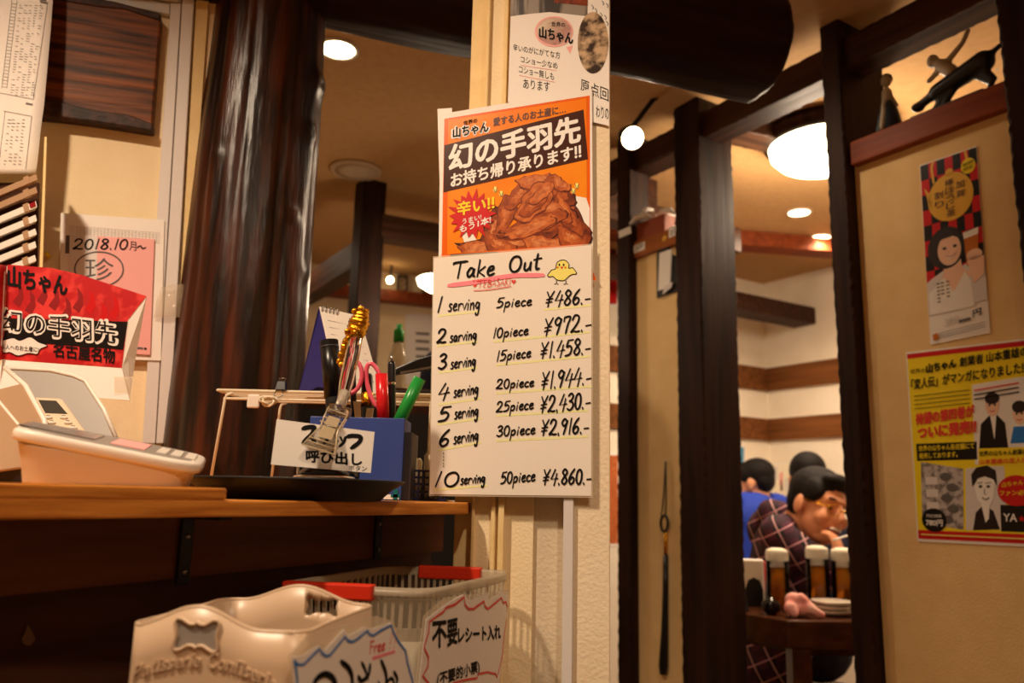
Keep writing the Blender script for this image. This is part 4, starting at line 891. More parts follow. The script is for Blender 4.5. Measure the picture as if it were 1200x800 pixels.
# desk calendar on the rack
zc = zr+.0038
rA = at(374, 360, 1.225); rB = at(421, 371, 1.262); fA = at(397, 448, 1.185); fA.z = zc; fB = at(449, 440, 1.235); fB.z = zc; kA = at(350, 450, 1.262); kA.z = zc; kB = kA+(fB-fA)
r = thing('desk_calendar', lerp(fA, kB, .5), 'standing desk calendar with blue board and white page on the wire rack', 'calendar')
nn = (fB-fA).cross(rA-fA).normalized(); nn = nn if nn.y < 0 else -nn
mb('paper').prism([fA, fB, rB, rA], nn*.002).build('page', r)
mb('cal_blue').prism([kA, kB, rB-nn*.001, rA-nn*.001], -nn*.0015).build('board', r)
mb('cal_blue').prism([kA, lerp(kA, fA, .5)+Z*.012, fA, lerp(rA, fA, .03)], Vector((.001, .001, 0))).build('end_flap', r)
m = mb('pencil')
for i in range(9):
    for j in range(1):
        a = lerp(lerp(rA, rB, .12), lerp(fA, fB, .12), .16+i*.085); b = lerp(lerp(rA, rB, .88), lerp(fA, fB, .88), .16+i*.085); m.prism([a+nn*.0022, b+nn*.0022, b+nn*.0022+Z*.0008, a+nn*.0022+Z*.0008], nn*.0002)
m.build('ruled_line', r)
for i in range(5):
    c = lerp(rA, rB, .1+.09*i); m = mb('steel', True); m.tube([c+Vector((0, .006*math.cos(a)-.001, .006*math.sin(a)-.003)) for a in [j*math.pi/5 for j in range(11)]], .0009, 6, cap=False); m.build('ring', r)
# black stapler on the rack
sa = at(452, 440, 1.20); sa.z = zr+.004; sb = at(514, 440, 1.21); sb.z = sa.z
r = thing('stapler', lerp(sa, sb, .5), 'black stapler lying open on the rack behind the green pen', 'stapler')
mb('plastic_black').prism([sa, sb, sb+Z*.008, sa+Z*.006], Vector((0, .022, 0))).build('base', r, bevel=.002)
ja = at(458, 436, 1.205); jb = at(514, 418, 1.21); mb('plastic_black').prism([ja-Z*.004, jb-Z*.012, jb+Z*.006, lerp(ja, jb, .5)+Z*.008, ja+Z*.004], Vector((0, .018, 0))).build('upper_arm', r, bevel=.002)
mb('steel').prism([lerp(ja, jb, .2)-Z*.007, jb-Z*.016, jb-Z*.012, lerp(ja, jb, .2)-Z*.004], Vector((0, .012, 0))).build('magazine', r)
# navy mesh basket with wrapped towels, by the price sheet
p = at(497, 560, 1.16); bw = .016
r = thing('mesh_basket', (p.x+.008, 1.13, CT), 'small navy mesh basket beside the price sheet on the counter', 'basket')
m = mb('plastic_navy'); xa, xb, ya, yb, zz = p.x-bw, p.x+.035, 1.105, 1.155, CT+.040
for i in range(8): x = lerp(xa, xb, i/7); m.box((x, ya, CT+.02), .0026, .002, .04); m.box((x, yb, CT+.02), .0026, .002, .04)
for i in range(7): y = lerp(ya, yb, i/6); m.box((xa, y, CT+.02), .002, .0026, .04); m.box((xb, y, CT+.02), .002, .0026, .04)
for z in (CT+.002, CT+.012, CT+.022, CT+.031, zz): m.box(((xa+xb)/2, ya, z), xb-xa, .0022, .003); m.box(((xa+xb)/2, yb, z), xb-xa, .0022, .003); m.box((xa, (ya+yb)/2, z), .0022, yb-ya, .003); m.box((xb, (ya+yb)/2, z), .0022, yb-ya, .003)
m.build('mesh_side', r); mb('plastic_navy').box(((xa+xb)/2, (ya+yb)/2, CT+.0015), xb-xa, yb-ya, .003).build('bottom', r)
for i, (x, h_, lab) in enumerate(((xa+.008, .058, 'shorter rolled towel at the left in the navy mesh basket'), (xa+.026, .066, 'taller rolled towel in the middle of the navy mesh basket'), (xa+.042, .064, 'rolled towel nearest the price sheet in the navy mesh basket'))):
    mb('paper_cream', True).tube([(x, 1.13, CT+.004), (x, 1.13, CT+h_-.004), (x, 1.13, CT+h_)], [.008, .008, .005], 12).build('rolled_towel', label=lab, cat='towel', group='rolled towels in the mesh basket')
# pale folded cloth left of the pen box (seen under the card)
p = at(352, 560, 1.02); m = mb('paper_cream', True); m.tube([Vector((p.x-.014, 1.03, CT+.009)), Vector((p.x, 1.02, CT+.018)), Vector((p.x+.014, 1.03, CT+.01))], [.006, .011, .007], 12); m.build('cloth_roll', label='pale cloth roll half hidden behind the staff-call card', cat='cloth')

# ================================================================== UNDER THE COUNTER
# cream bin with arched front
fc = at(250, 735, .60); back = at(353, 700, .71); dv = (back-fc); dv.z = 0; DP = dv.length; ayb = dv.normalized()
axb = Vector((math.cos(AZ(-9)), math.sin(AZ(-9)), 0)); wl = at(151, 735, .61); wr = at(356, 740, .59); HWd = (wr-wl).length/2
zf_low = at(302, 738, .60).z; zf_pk = at(233, 711.5, .60).z; zb_pk = at(352, 686.5, .71).z; zb_low = at(290, 704, .71).z; ZB = ZL+.001
r = thing('cream_bin', Vector((fc.x, fc.y, ZB))+ayb*DP/2, 'cream plastic bin with embossed patisserie lettering and arched rims under the counter', 'bin')
fc0 = Vector((fc.x, fc.y, 0)); per = []
rc = .014
def arch(x, low, pk, c0, w_): q = abs(x-c0)/w_; return low+(pk-low)*(.5+.5*math.cos(math.pi*min(1, q)))
for i in range(31): x = lerp(-HWd+rc, HWd-rc, i/30); per.append((x, 0, arch(x, zf_low, zf_pk, -.012, HWd*.74)))
for i in range(1, 6): a = -math.pi/2+i*math.pi/2/6; per.append((HWd-rc+rc*math.cos(a), rc+rc*math.sin(a), zf_low))
for i in range(8): per.append((HWd, lerp(rc, DP-rc, i/7), lerp(zf_low, zb_low, (i/7)**.7)))
for i in range(1, 6): a = i*math.pi/2/6; per.append((HWd-rc+rc*math.cos(a), DP-rc+rc*math.sin(a), zb_low))
for i in range(31): x = lerp(HWd-rc, -HWd+rc, i/30); per.append((x, DP, arch(x, zb_low, zb_pk, .0, HWd*.8)))
for i in range(1, 6): a = math.pi/2+i*math.pi/2/6; per.append((-HWd+rc+rc*math.cos(a), DP-rc+rc*math.sin(a), zb_low))
for i in range(8): per.append((-HWd, lerp(DP-rc, rc, i/7), lerp(zb_low, zf_low, (i/7)**.7)))
for i in range(1, 6): a = math.pi+i*math.pi/2/6; per.append((-HWd+rc+rc*math.cos(a), rc+rc*math.sin(a), zf_low))
def bp(x, y, z): return fc0+axb*x+ayb*y+Z*z
rows_ = []
for t in (0, .25, .5, .75, .9, 1): rows_.append([bp(x, y, lerp(ZB+.002, z, t)) for x, y, z in per])
m = mb('plastic_cream', True); m.rings(rows_, cap=False); n_ = len(per); m.add([bp(x, y, ZB+.002) for x, y, z in per], [list(range(n_))[::-1]])
binb = m.build('bin_body', r, solid=.003)
# bow-shaped hole in the back wall
def bowpts(cx, cz, w_, h_):
    return [(cx+x*w_, cz+z*h_) for x, z in ((-1, .75), (-.9, 1), (-.7, .98), (-.35, .66), (-.12, .66), (0, .82), (.12, .66), (.35, .66), (.7, .98), (.9, 1), (1, .75), (.93, .3), (.88, 0), (.93, -.3), (1, -.75), (.9, -1), (.7, -.98), (.35, -.66), (.12, -.66), (0, -.82), (-.12, -.66), (-.35, -.66), (-.7, -.98), (-.9, -1), (-1, -.75), (-.93, -.3), (-.88, 0), (-.93, .3))]
bq = at(356, 709.5, .71); bu = (bq-fc0).dot(axb); cut = mb('plastic_cream'); cut.prism([bp(x, DP-.01, z) for x, z in bowpts(bu, bq.z, .0146, .0075)], ayb*.02)
co = cut.build('bow_cutter', r); bm = bmesh.new(); bm.from_mesh(co.data); bmesh.ops.recalc_face_normals(bm, faces=bm.faces); bm.to_mesh(co.data); bm.free()
bo = binb.modifiers.new('hole', 'BOOLEAN'); bo.operation = 'DIFFERENCE'; bo.object = co; bo.solver = 'EXACT'
bpy.context.view_layer.update(); dg = bpy.context.evaluated_depsgraph_get(); dg.update()
nm = bpy.data.meshes.new_from_object(binb.evaluated_get(dg)); binb.modifiers.clear(); binb.data = nm; bpy.data.objects.remove(co)
rim = [bp(x, y, z) for x, y, z in per]; mb('plastic_cream', True).tube(rim+[rim[0]], .0017, 8, cap=False).build('rim', r)
fq = at(231, 744, .60); fu = (fq-fc0).dot(axb)
fp = [bp(x, -.002, z) for x, z in bowpts(fu, fq.z, .0172, .0108)]; mb('plastic_cream', True).tube(fp+[fp[0]], .0013, 8, cap=False).build('label_frame', binb)
mb('plastic_grey').prism([bp(x, -.0016, z) for x, z in bowpts(fu, fq.z, .0168, .0104)], ayb*.0004).build('label_panel', binb)
m = mb('plastic_cream'); tx = 'Patisserie Confiserie'; acc = 0
wch = {'i': .42, 't': .55, 'r': .58, 's': .66, ' ': .5, 'P': 1.05, 'C': 1.1, 'f': .55}; tot = sum(wch.get(c, .8) for c in tx); xa_, xb_ = -.058, .052
for c in tx:
    wv = wch.get(c, .8); x = lerp(xa_, xb_, (acc+wv/2)/tot); acc += wv
    if c == ' ': continue
    s_ = (xb_-xa_)/tot; zc_ = at(235, 781, .60).z-4.3*(x+.004)**2; sl = -8.6*(x+.004); hh = .0105 if c in 'PC' else (.0062 if c in 'aseronc' else .0088); vs, fs = text_shape(c, .0)
    V = [bp(x+(vx-.5)*wv*s_*.8+vy*hh*.18, -.0030, zc_+vy*hh+(vx-.5)*wv*s_*sl) for vx, vy in vs]; n0 = len(V)
    m.add(V, fs); m.add([v+ayb*.0016 for v in V], fs)
    bmx = {}
    for f in fs:
        for i in range(len(f)):
            e_ = (f[i], f[(i+1) % len(f)]); kx = tuple(sorted(e_)); bmx[kx] = None if kx in bmx else e_
    for e_ in bmx.values():
        if e_: m.add([V[e_[0]], V[e_[1]], V[e_[1]]+ayb*.0016, V[e_[0]]+ayb*.0016], [(0, 1, 2, 3)])
m.build('embossed_lettering', binb)
# clear basket with red handles
zrim = .9955
Np = atz(505, 690, zrim); Rp = atz(600, 668, zrim); Lp = atz(325, 682, zrim); Bp = Lp+Rp-Np
r = thing('clear_basket', Vector(((Np.x+Bp.x)/2, (Np.y+Bp.y)/2, ZL+.001)), 'translucent plastic basket with red handles under the counter', 'basket')
cen = (Np+Bp)/2
def rrect(k, z, n=6, rr=.03):
    C = [lerp(cen, p, k) for p in (Np, Rp, Bp, Lp)]; out = []
    for i in range(4):
        c0, c, c1 = C[i-1], C[i], C[(i+1) % 4]; a = c+(c0-c).normalized()*rr; b = c+(c1-c).normalized()*rr
        for j in range(n+1): t = j/n; q = (1-t)**2*a+2*t*(1-t)*c+t*t*b; out.append(Vector((q.x, q.y, z)))
        nx = C[(i+1) % 4]; e = nx+(c-nx).normalized()*rr
        for j in range(1, 12): q = lerp(b, e, j/12); out.append(Vector((q.x, q.y, z)))
    return out
m = mb('plastic_frost', True); m.rings([rrect(.86, ZL+.002), rrect(.955, zrim-.05)], cap=False); m.add(rrect(.86, ZL+.002), [list(range(4*18))]); m.build('lower_wall', r, solid=.002)
ra_ = rrect(.955, zrim-.05); rb_ = rrect(.965, zrim-.038); rc_ = rrect(.99, zrim-.008)
m = mb('plastic_frost'); nn_ = len(ra_); m.rings([ra_, rb_], cap=False)
for i in range(nn_):
    j = (i+1) % nn_; t = .42; a0, a1 = rb_[i], lerp(rb_[i], rb_[j], t); b0_, b1_ = rc_[i], lerp(rc_[i], rc_[j], t); m.add([a0, a1, b1_, b0_], [(0, 1, 2, 3)])
m.build('slotted_band', r, solid=.002)
m = mb('plastic_frost', True); m.rings([rrect(.985, zrim-.010), rrect(1.01, zrim-.011), rrect(1.02, zrim-.006), rrect(1.0, zrim), rrect(.985, zrim-.002), rrect(.98, zrim-.009)], cap=False); m.build('rim', r)
for a, b, t0, t1 in ((Np, Lp, .36, .95), (Bp, Rp, .26, .76)):
    out_ = (lerp(a, b, .5)-cen).normalized()*.0055; P0 = lerp(a, b, t0)+out_; P1 = lerp(a, b, t1)+out_
    m = mb('basket_red'); m.prism([P0-Z*.0135, P1-Z*.0135, P1+Z*.002, P0+Z*.002], -out_*2.0); m.build('red_handle', r, bevel=.002)
# signs on the basket
def vpl(a, b, off):
    p = Pl(600, 600, 1, 0); p.u = (b-a); p.u.z = 0; p.u.normalize(); n = p.u.cross(Z); p.n = n if n.dot(CAM-a) > 0 else -n; p.o = a+p.n*off; return p
FS = vpl(at(340, 760, .575), at(484, 760, .715), 0); RSn = vpl(Np, Rp, .004)
r = thing('free_sign', FS.hit(410, 780), 'white jagged Free sign with blue outline on the basket front', 'sign', 'signs on the clear basket')
m = MB(); sheet(m, FS, [(345, 850), (488, 850), (484, 800), (480, 780), (474, 762), (462, 745), (455, 729), (445, 732.5), (432, 737), (426, 734), (405, 744), (400, 737), (378, 761), (370, 756), (351, 768), (338.5, 769)], .002); m.build('paper_sheet', r)
m = MB(); sheet(m, FS, [(345, 852), (490, 852), (487, 800), (460, 728), (440, 721), (357, 745), (337, 768)], .0006, .0004, 'laminate'); m.build('laminate_film', r)
k = Ink(FS, .0026)
bl = [(341, 773), (345, 778), (352, 778), (371, 759), (373, 764), (378, 768), (383, 767), (401, 745), (404, 750), (409, 751.5), (414, 749), (427, 738.5), (430, 743), (434, 744), (443, 738), (455, 732), (458, 741), (464, 752), (472, 762), (474, 776), (480, 796), (484, 830)]
k.ribbon(bl, 2.8, 'print_blue', sm=False); k.ribbon([(341, 773), (344, 790), (345, 812), (346, 840)], 2.6, 'print_blue'); k.build('blue_outline', r)
k = Ink(FS, .0026); k.hand('Free', (429, 766), (448, 761), 15, 2.2, 'ink_red', .0003); k.hand('!!', (451, 760), (462, 757), 17, 1.6, 'ink_red', .0003); k.poly([(433, 773), (460, 764), (459.5, 761), (433, 769)], 'marker_pink', .0001); k.build('red_lettering', r)
k = Ink(FS, .0027)
k.ribbon([(360, 830), (364, 800), (376, 789), (387, 795), (390, 812), (384, 830)], 7, 'ink'); k.ribbon([(396, 774), (406, 784), (409, 800), (404, 830)], 6.5, 'ink', taper=True); k.ribbon([(420, 775), (424, 783), (428, 795)], 4, 'ink', taper=True); k.ribbon([(430, 778), (428, 790), (420, 797), (416, 792)], 5.5, 'ink')
k.ribbon([(443, 773), (448, 786), (449, 800), (445, 835)], 5.5, 'ink', taper=True); k.ribbon([(449, 800), (454, 794), (458, 800), (456, 830)], 4, 'ink'); k.ribbon([(458, 786), (462, 794), (461, 800)], 4.5, 'ink'); k.ribbon([(439, 797), (442, 801)], 2, 'ink'); k.build('brush_lettering', r)
r = thing('receipt_sign', RSn.hit(540, 760), 'white jagged receipt-drop sign with red outline on the basket side', 'sign', 'signs on the clear basket')
m = MB(); sheet(m, RSn, [(485, 830), (579, 830), (583, 798), (593, 697), (585.5, 693), (571.5, 702), (568, 696), (548, 703), (540, 696), (522.5, 706), (497, 725)], .002); m.build('paper_sheet', r)
m = MB(); sheet(m, RSn, [(483, 832), (581, 832), (586, 798), (596, 690), (520, 700), (495, 722)], .0006, .0004, 'laminate'); m.build('laminate_film', r)
k = Ink(RSn, .0026)
k.ribbon([(592, 711), (590.5, 705), (587, 706), (585, 700), (573, 710), (569, 713), (565.5, 710), (564.5, 704), (552, 713), (546, 713), (542, 708), (541, 699), (530, 708), (519, 712), (517, 716), (500, 728)], 3.0, 'ink_red', sm=False)
k.ribbon([(500, 728), (499, 741), (493.5, 758), (499, 770), (498, 781), (492, 791), (499, 800), (499, 815)], 3.0, 'ink_red', sm=False); k.ribbon([(591, 725), (588, 745), (585.5, 770), (580, 792)], 2.0, 'ink_red')
k.ribbon([(527, 800), (538, 797), (548, 795), (556, 794), (558, 789), (568, 787), (578, 789), (580, 793)], 2.4, 'ink_red', sm=False); k.build('red_outline', r)
k = Ink(RSn, .0027); k.text('不', (503.5, 759), (520, 756), 30, 'ink', .04); k.text('要', (521, 757), (533, 753), 30, 'ink', .03); k.text('レシート入れ', (534, 753), (584, 748), 18, 'ink', .045); k.text('(不要的小票)', (509, 806), (559, 789), 18, 'ink', .03); k.build('black_lettering', r)

# ================================================================== RIGHT PARTITION: posters and figures
RWp = Pl(1130, 400, 1.8, GRID); RWp.o = PW.pt(uR+.15, 1.4, -.04)
# tea poster
r = thing('tea_poster', RWp.hit(1120, 290), 'tall narrow drink poster with yellow teapot and smiling woman on the partition', 'poster', 'posters on the partition')
m = MB(); sheet(m, RWp, [(1091, 404), (1161, 390), (1145, 171), (1078, 194)], .001, .0012); m.build('paper_sheet', r)
k = Ink(RWp, .0026)
def tq(s_, t): # s across, t down, in the poster's own frame
    a = (lerp(1079, 1144.5, s_), lerp(195, 172.5, s_)); b = (lerp(1091, 1161, s_), lerp(403.5, 390, s_)); return (lerp(a[0], b[0], t), lerp(a[1], b[1], t))
for i in range(7):
    for j in range(8):
        t0, t1 = j*.085, (j+1)*.085; k.poly([tq(i/7, t1), tq((i+1)/7, t1), tq((i+1)/7, t0), tq(i/7, t0)], 'print_red' if (i+j) % 2 else 'print_black')
def te(s_, t, a, b, mt, lf, n=28): k.poly([tq(s_+a*math.cos(2*math.pi*i/n), t+b*math.sin(2*math.pi*i/n)) for i in range(n)], mt, lf)
k.build('checker_pattern', r); k = Ink(RWp, .0028)
te(.5, .22, .4, .13, 'print_teapot', .0002); k.poly([tq(.05, .13), tq(.16, .18), tq(.18, .26), tq(.12, .24)], 'print_teapot', .0002); te(.5, .085, .07, .02, 'print_teapot', .0002, 12)
k.ribbon([tq(.22, .12), tq(.2, .03), tq(.24, .0)], 2.4, 'print_teapot', .0002); k.ribbon([tq(.78, .12), tq(.82, .05), tq(.8, .0)], 2.4, 'print_teapot', .0002); te(.84, .085, .13, .042, 'print_yellow', .0004, 16); k.build('teapot_picture', r)
k = Ink(RWp, .0036)
k.poly([tq(0, .66), tq(.1, .64), tq(.3, .61), tq(.5, .62), tq(.72, .60), tq(1, .58), tq(1, .82), tq(0, .84)], 'print_light_grey', 0)
k.poly([tq(.33, .5), tq(.58, .5), tq(.62, .62), tq(.8, .66), tq(.5, .74), tq(.22, .68), tq(.3, .62)], 'print_skin', .0002); k.poly([tq(.03, .72), tq(.3, .65), tq(.45, .74), tq(.66, .64), tq(.75, .70), tq(.78, .84), tq(.03, .84)], 'print_white', .0003)
te(.37, .49, .32, .115, 'print_hair', .0003); te(.42, .505, .2, .085, 'print_skin', .0005); k.poly([tq(.2, .47), tq(.3, .44), tq(.5, .435), tq(.64, .465), tq(.66, .43), tq(.45, .39), tq(.2, .42)], 'print_hair', .0007)
for s_ in (.34, .52): te(s_, .492, .035, .008, 'print_hair', .0009, 10)
k.ribbon([tq(.36, .535), tq(.44, .55), tq(.53, .532)], 2.0, 'print_white', .0009); k.ribbon([tq(.35, .532), tq(.44, .545), tq(.54, .529)], .7, 'print_red', .0011)
k.poly([tq(.68, .46), tq(.93, .45), tq(.9, .62), tq(.7, .62)], 'print_amber', .0005); k.poly([tq(.67, .435), tq(.94, .425), tq(.93, .46), tq(.68, .47)], 'print_white', .0007); te(.84, .565, .14, .03, 'print_skin', .0009, 14); te(.84, .60, .13, .03, 'print_skin', .0009, 14); k.poly([tq(.72, .6), tq(1, .58), tq(.98, .68), tq(.8, .72)], 'print_skin', .0008); k.build('woman_picture', r)
k = Ink(RWp, .0044)
for tx, s0, t0, st in (('加賀', .60, .145, .05), ('棒ほうじ茶', .41, .125, .042), ('割り', .22, .17, .05)):
    for i, ch in enumerate(tx): a = tq(s0, t0+st*(i+.85)); b = tq(s0+.15, t0+st*(i+.85)); k.text(ch, a, b, 8, 'ink_brown', .008)
k.text('期間', tq(.75, .085), tq(.93, .078), 4, 'ink', .0); k.text('限定', tq(.75, .11), tq(.93, .103), 4, 'ink', .0)
k.text('390', tq(.25, .915), tq(.5, .908), 8, 'print_light_grey', .02); k.text('円', tq(.74, .90), tq(.88, .893), 8, 'ink', .02); k.poly([tq(.5, .915), tq(.7, .91), tq(.7, .895), tq(.5, .9)], 'ink_grey')
for t in (.95, .963, .975): k.ribbon([tq(.16, t), tq(.93, t-.012)], .7, 'ink_grey', sm=False)
for s0, n in ((.33, 5), (.24, 4), (.17, 6)):
    for i in range(n): k.text('ー', tq(s0, .68+i*.02), tq(s0+.05, .68+i*.02), 1.6, 'ink_grey', .02)
k.poly([tq(.06, .985), tq(.15, .98), tq(.14, .945), tq(.05, .95)], 'print_amber'); k.build('lettering', r)
# yellow book poster
r = thing('book_poster', RWp.hit(1130, 520), 'large yellow book announcement poster with red borders on the partition', 'poster', 'posters on the partition')
def yq(s_, t): a = (lerp(1062, 1208, s_), lerp(413, 396, s_)); b = (lerp(1076, 1213, s_), lerp(634, 641, s_)); return (lerp(a[0], b[0], t), lerp(a[1], b[1], t))
m = MB(); sheet(m, RWp, [yq(0, 1), yq(1, 1), yq(1, 0), yq(0, 0)], .0012, .0012); m.build('paper_sheet', r)
k = Ink(RWp, .0028); k.poly([yq(.01, .985), yq(.99, .985), yq(.99, .01), yq(.01, .01)], 'print_yellow'); k.poly([yq(.01, .985), yq(.99, .985), yq(.99, .94), yq(.01, .94)], 'print_red', .0002); k.poly([yq(.01, .035), yq(.99, .035), yq(.99, .01), yq(.01, .01)], 'print_red', .0002)
k.poly([yq(.52, .60), yq(.97, .60), yq(.97, .18), yq(.52, .20)], 'paper', .0002); k.poly([yq(.05, .9), yq(.40, .93), yq(.42, .62), yq(.07, .58)], 'print_grey', .0002); k.poly([yq(.42, .93), yq(.78, .92), yq(.76, .60), yq(.44, .62)], 'print_light_grey', .0003)
k.poly([yq(.04, .575), yq(.54, .575), yq(.54, .485), yq(.04, .485)], 'print_black', .0003); k.poly([yq(.72, .93), yq(.99, .93), yq(.99, .80), yq(.72, .80)], 'print_black', .0004); k.poly([yq(.55, .61), yq(.98, .61), yq(.98, .52), yq(.55, .52)], 'print_yellow', .0004); k.build('background_print', r)
k = Ink(RWp, .0034)
def ye(s_, t, a, b, mt, lf, n=24): k.poly([yq(s_+a*math.cos(2*math.pi*i/n), t+b*math.sin(2*math.pi*i/n)) for i in range(n)], mt, lf)
k.poly([yq(.56, .52), yq(.58, .40), yq(.65, .36), yq(.72, .36), yq(.78, .40), yq(.80, .52)], 'print_black', 0); k.poly([yq(.66, .36), yq(.71, .36), yq(.69, .48)], 'print_white', .0002); ye(.68, .31, .055, .055, 'print_skin', .0002); ye(.68, .275, .06, .03, 'print_hair', .0004)
ye(.9, .36, .055, .05, 'print_skin', .0002); ye(.9, .325, .06, .03, 'print_hair', .0004); k.poly([yq(.82, .5), yq(.85, .42), yq(.95, .42), yq(.97, .5)], 'print_blue', .0002)
k.poly([yq(.48, .93), yq(.51, .84), yq(.58, .80), yq(.66, .83), yq(.71, .92)], 'print_hair', 0); k.poly([yq(.56, .80), yq(.63, .80), yq(.62, .87), yq(.59, .89)], 'print_white', .0001)
k.poly([yq(.505, .66), yq(.52, .64), yq(.66, .63), yq(.68, .67), yq(.67, .76), yq(.63, .805), yq(.58, .81), yq(.53, .775), yq(.51, .72)], 'print_white', .0002); k.poly([yq(.49, .71), yq(.485, .65), yq(.53, .615), yq(.62, .605), yq(.69, .63), yq(.70, .71), yq(.67, .675), yq(.60, .66), yq(.54, .67), yq(.51, .70)], 'print_hair', .0004)
k.ribbon([yq(.57, .765), yq(.60, .775), yq(.63, .765)], 1.0, 'print_hair', .0006); k.ribbon([yq(.595, .72), yq(.59, .745), yq(.605, .748)], .7, 'ink_grey', .0006)
for s_ in (.555, .625): k.ribbon([yq(s_-.022, .693), yq(s_+.022, .69)], 1.0, 'print_hair', .0006, sm=False)
for cx_, cy_ in ((.68, .31), (.9, .36)):
    for s_ in (-.022, .022): ye(cx_+s_, cy_-.002, .009, .006, 'print_hair', .0006, 8)
    k.ribbon([yq(cx_-.02, cy_+.024), yq(cx_, cy_+.031), yq(cx_+.02, cy_+.024)], .8, 'print_red', .0006)
for s_ in (.56, .625): ye(s_, .71, .016, .008, 'print_hair', .0006, 8)
for i in range(4): k.poly([yq(.10, .66+i*.065), yq(.2, .66+i*.065), yq(.2, .70+i*.065), yq(.1, .70+i*.065)], 'print_light_grey', .0002)
for i in range(5): ye(.27+.05*(i % 2), .66+.055*i, .05, .022, 'ink_grey', .0003, 10)
ye(.155, .885, .105, .062, 'print_black', .0006); ye(.86, .73, .16, .075, 'print_red', .0006); k.build('printed_picture', r)
k = Ink(RWp, .0044)
k.text('世界の', yq(.03, .115), yq(.15, .115), 5, 'ink', .01); k.text('山ちゃん', yq(.16, .12), yq(.40, .105), 10, 'ink', .05); k.text('創業者 山本重雄の', yq(.43, .105), yq(.98, .085), 11, 'ink', .02)
k.text('「変人伝」がマンガになりました‼', yq(.03, .2), yq(.96, .165), 12, 'ink', .02); k.text('待望の第四巻が', yq(.05, .385), yq(.53, .36), 13, 'ink_red', .04); k.text('ついに発売‼', yq(.06, .46), yq(.54, .44), 14, 'ink_red', .05)
k.text('世界の山ちゃん各店舗にて', yq(.06, .525), yq(.52, .52), 6.5, 'print_yellow', .02); k.text('発売しております。', yq(.06, .565), yq(.38, .56), 6.5, 'print_yellow', .02); k.text('780円', yq(.085, .915), yq(.225, .915), 7, 'print_white', .03); k.text('特別価格', yq(.09, .872), yq(.22, .872), 4, 'print_white', .0)
k.text('山ちゃん', yq(.74, .715), yq(.92, .70), 6, 'print_yellow', .02); k.text('ファン必見', yq(.72, .755), yq(.98, .75), 6, 'print_yellow', .02); k.text('YA', yq(.745, .88), yq(.86, .88), 9, 'print_white', .03); k.text('★', yq(.87, .88), yq(.93, .88), 8, 'print_red', .0)
for i in range(4): k.ribbon([yq(.05, .235+i*.022), yq(.5, .225+i*.022)], 1.0, 'ink', sm=False)
for i in range(3): k.ribbon([yq(.54, .23+i*.022), yq(.9, .21+i*.022)], 1.8, 'ink_red' if i == 0 else 'ink', sm=False)
k.text('世界の山ちゃん創業者', yq(.56, .56), yq(.96, .555), 6, 'ink', .02); k.text('山本重雄の変人伝', yq(.56, .60), yq(.96, .595), 6, 'ink_red', .02); k.ribbon([yq(.04, .962), yq(.95, .962)], 1.6, 'print_pale_yellow', sm=False); k.build('lettering', r)
# figures on the ledge
zl = ZS+.0352
uF = RWp.U(1056, 140); p = PW.pt(PW.U(1056, 560)+.0, zl, -.055)
r = thing('seated_figurine', p, 'small figurine with pale face in dark skirt on the ledge end', 'figurine', 'figurines on the ledge')
v, f = blob([('c', p+Z*.02, .022, p+Z*.09, .012), ('c', p+Z*.09, .016, p+Z*.12, .014), ('b', p+Z*.155, (.015, .015, .019)), ('c', p+Z*.12, .008, p+Vector((-.02, -.012, .07)), .006), ('c', p+Z*.12, .008, p+Vector((.018, -.014, .075)), .006), ('c', p+Vector((-.015, -.01, .06)), .01, p+Vector((-.03, -.02, .006)), .007)], .004)
m = mb('figure_grey', True); m.add(v, f); m.build('body', r)
m = mb('figure_cloth', True); m.lathe(p, [(.034, 0), (.036, .004), (.028, .05), (.014, .095), (.006, .1)], 18); m.build('skirt', r); m = mb('hair', True); m.ball(p+Vector((.004, .005, .163)), .016, .016, .016); m.build('hair', r)
p = PW.pt(PW.U(1140, 560), zl, -.06); uu = PW.u
r = thing('beast_figurine', p, 'dark sculpture of a rider on a leaping beast on the ledge', 'figurine', 'figurines on the ledge')
mb('figure_dark').prism([p-uu*.10+N_*.035, p+uu*.09+N_*.035, p+uu*.09-N_*.045, p-uu*.10-N_*.045], Z*.008).build('base', r, bevel=.003)
q = p+Z*.008
v, f = blob([('c', q-uu*.04+Z*.055, .022, q+uu*.08+Z*.085, .028), ('c', q-uu*.04+Z*.055, .014, q-uu*.085+Z*.04, .012), ('b', q-uu*.095+Z*.035, (.018, .014, .014)), ('c', q-uu*.02+Z*.04, .011, q-uu*.06+Z*.004, .007), ('c', q+uu*.0+Z*.045, .011, q-uu*.03+Z*.003, .007), ('c', q+uu*.07+Z*.07, .014, q+uu*.10+Z*.03, .009), ('c', q+uu*.10+Z*.03, .009, q+uu*.085+Z*.003, .006), ('c', q+uu*.08+Z*.09, .010, q+uu*.14+Z*.115, .006), ('c', q+uu*.03+Z*.085, .011, q+uu*.085+Z*.03, .008)], .005)
m = mb('figure_dark', True); m.add(v, f); m.build('beast_body', r)
v, f = blob([('c', q-uu*.0+Z*.095, .018, q-uu*.025+Z*.125, .017), ('b', q-uu*.045+Z*.145, (.016, .016, .019)), ('c', q-uu*.01+Z*.125, .009, q+uu*.035+Z*.16, .007), ('c', q+uu*.035+Z*.16, .007, q+uu*.05+Z*.185, .007), ('c', q-uu*.02+Z*.12, .009, q-uu*.06+Z*.095, .007)], .004)
m = mb('figure_grey', True); m.add(v, f); m.build('rider_body', r)

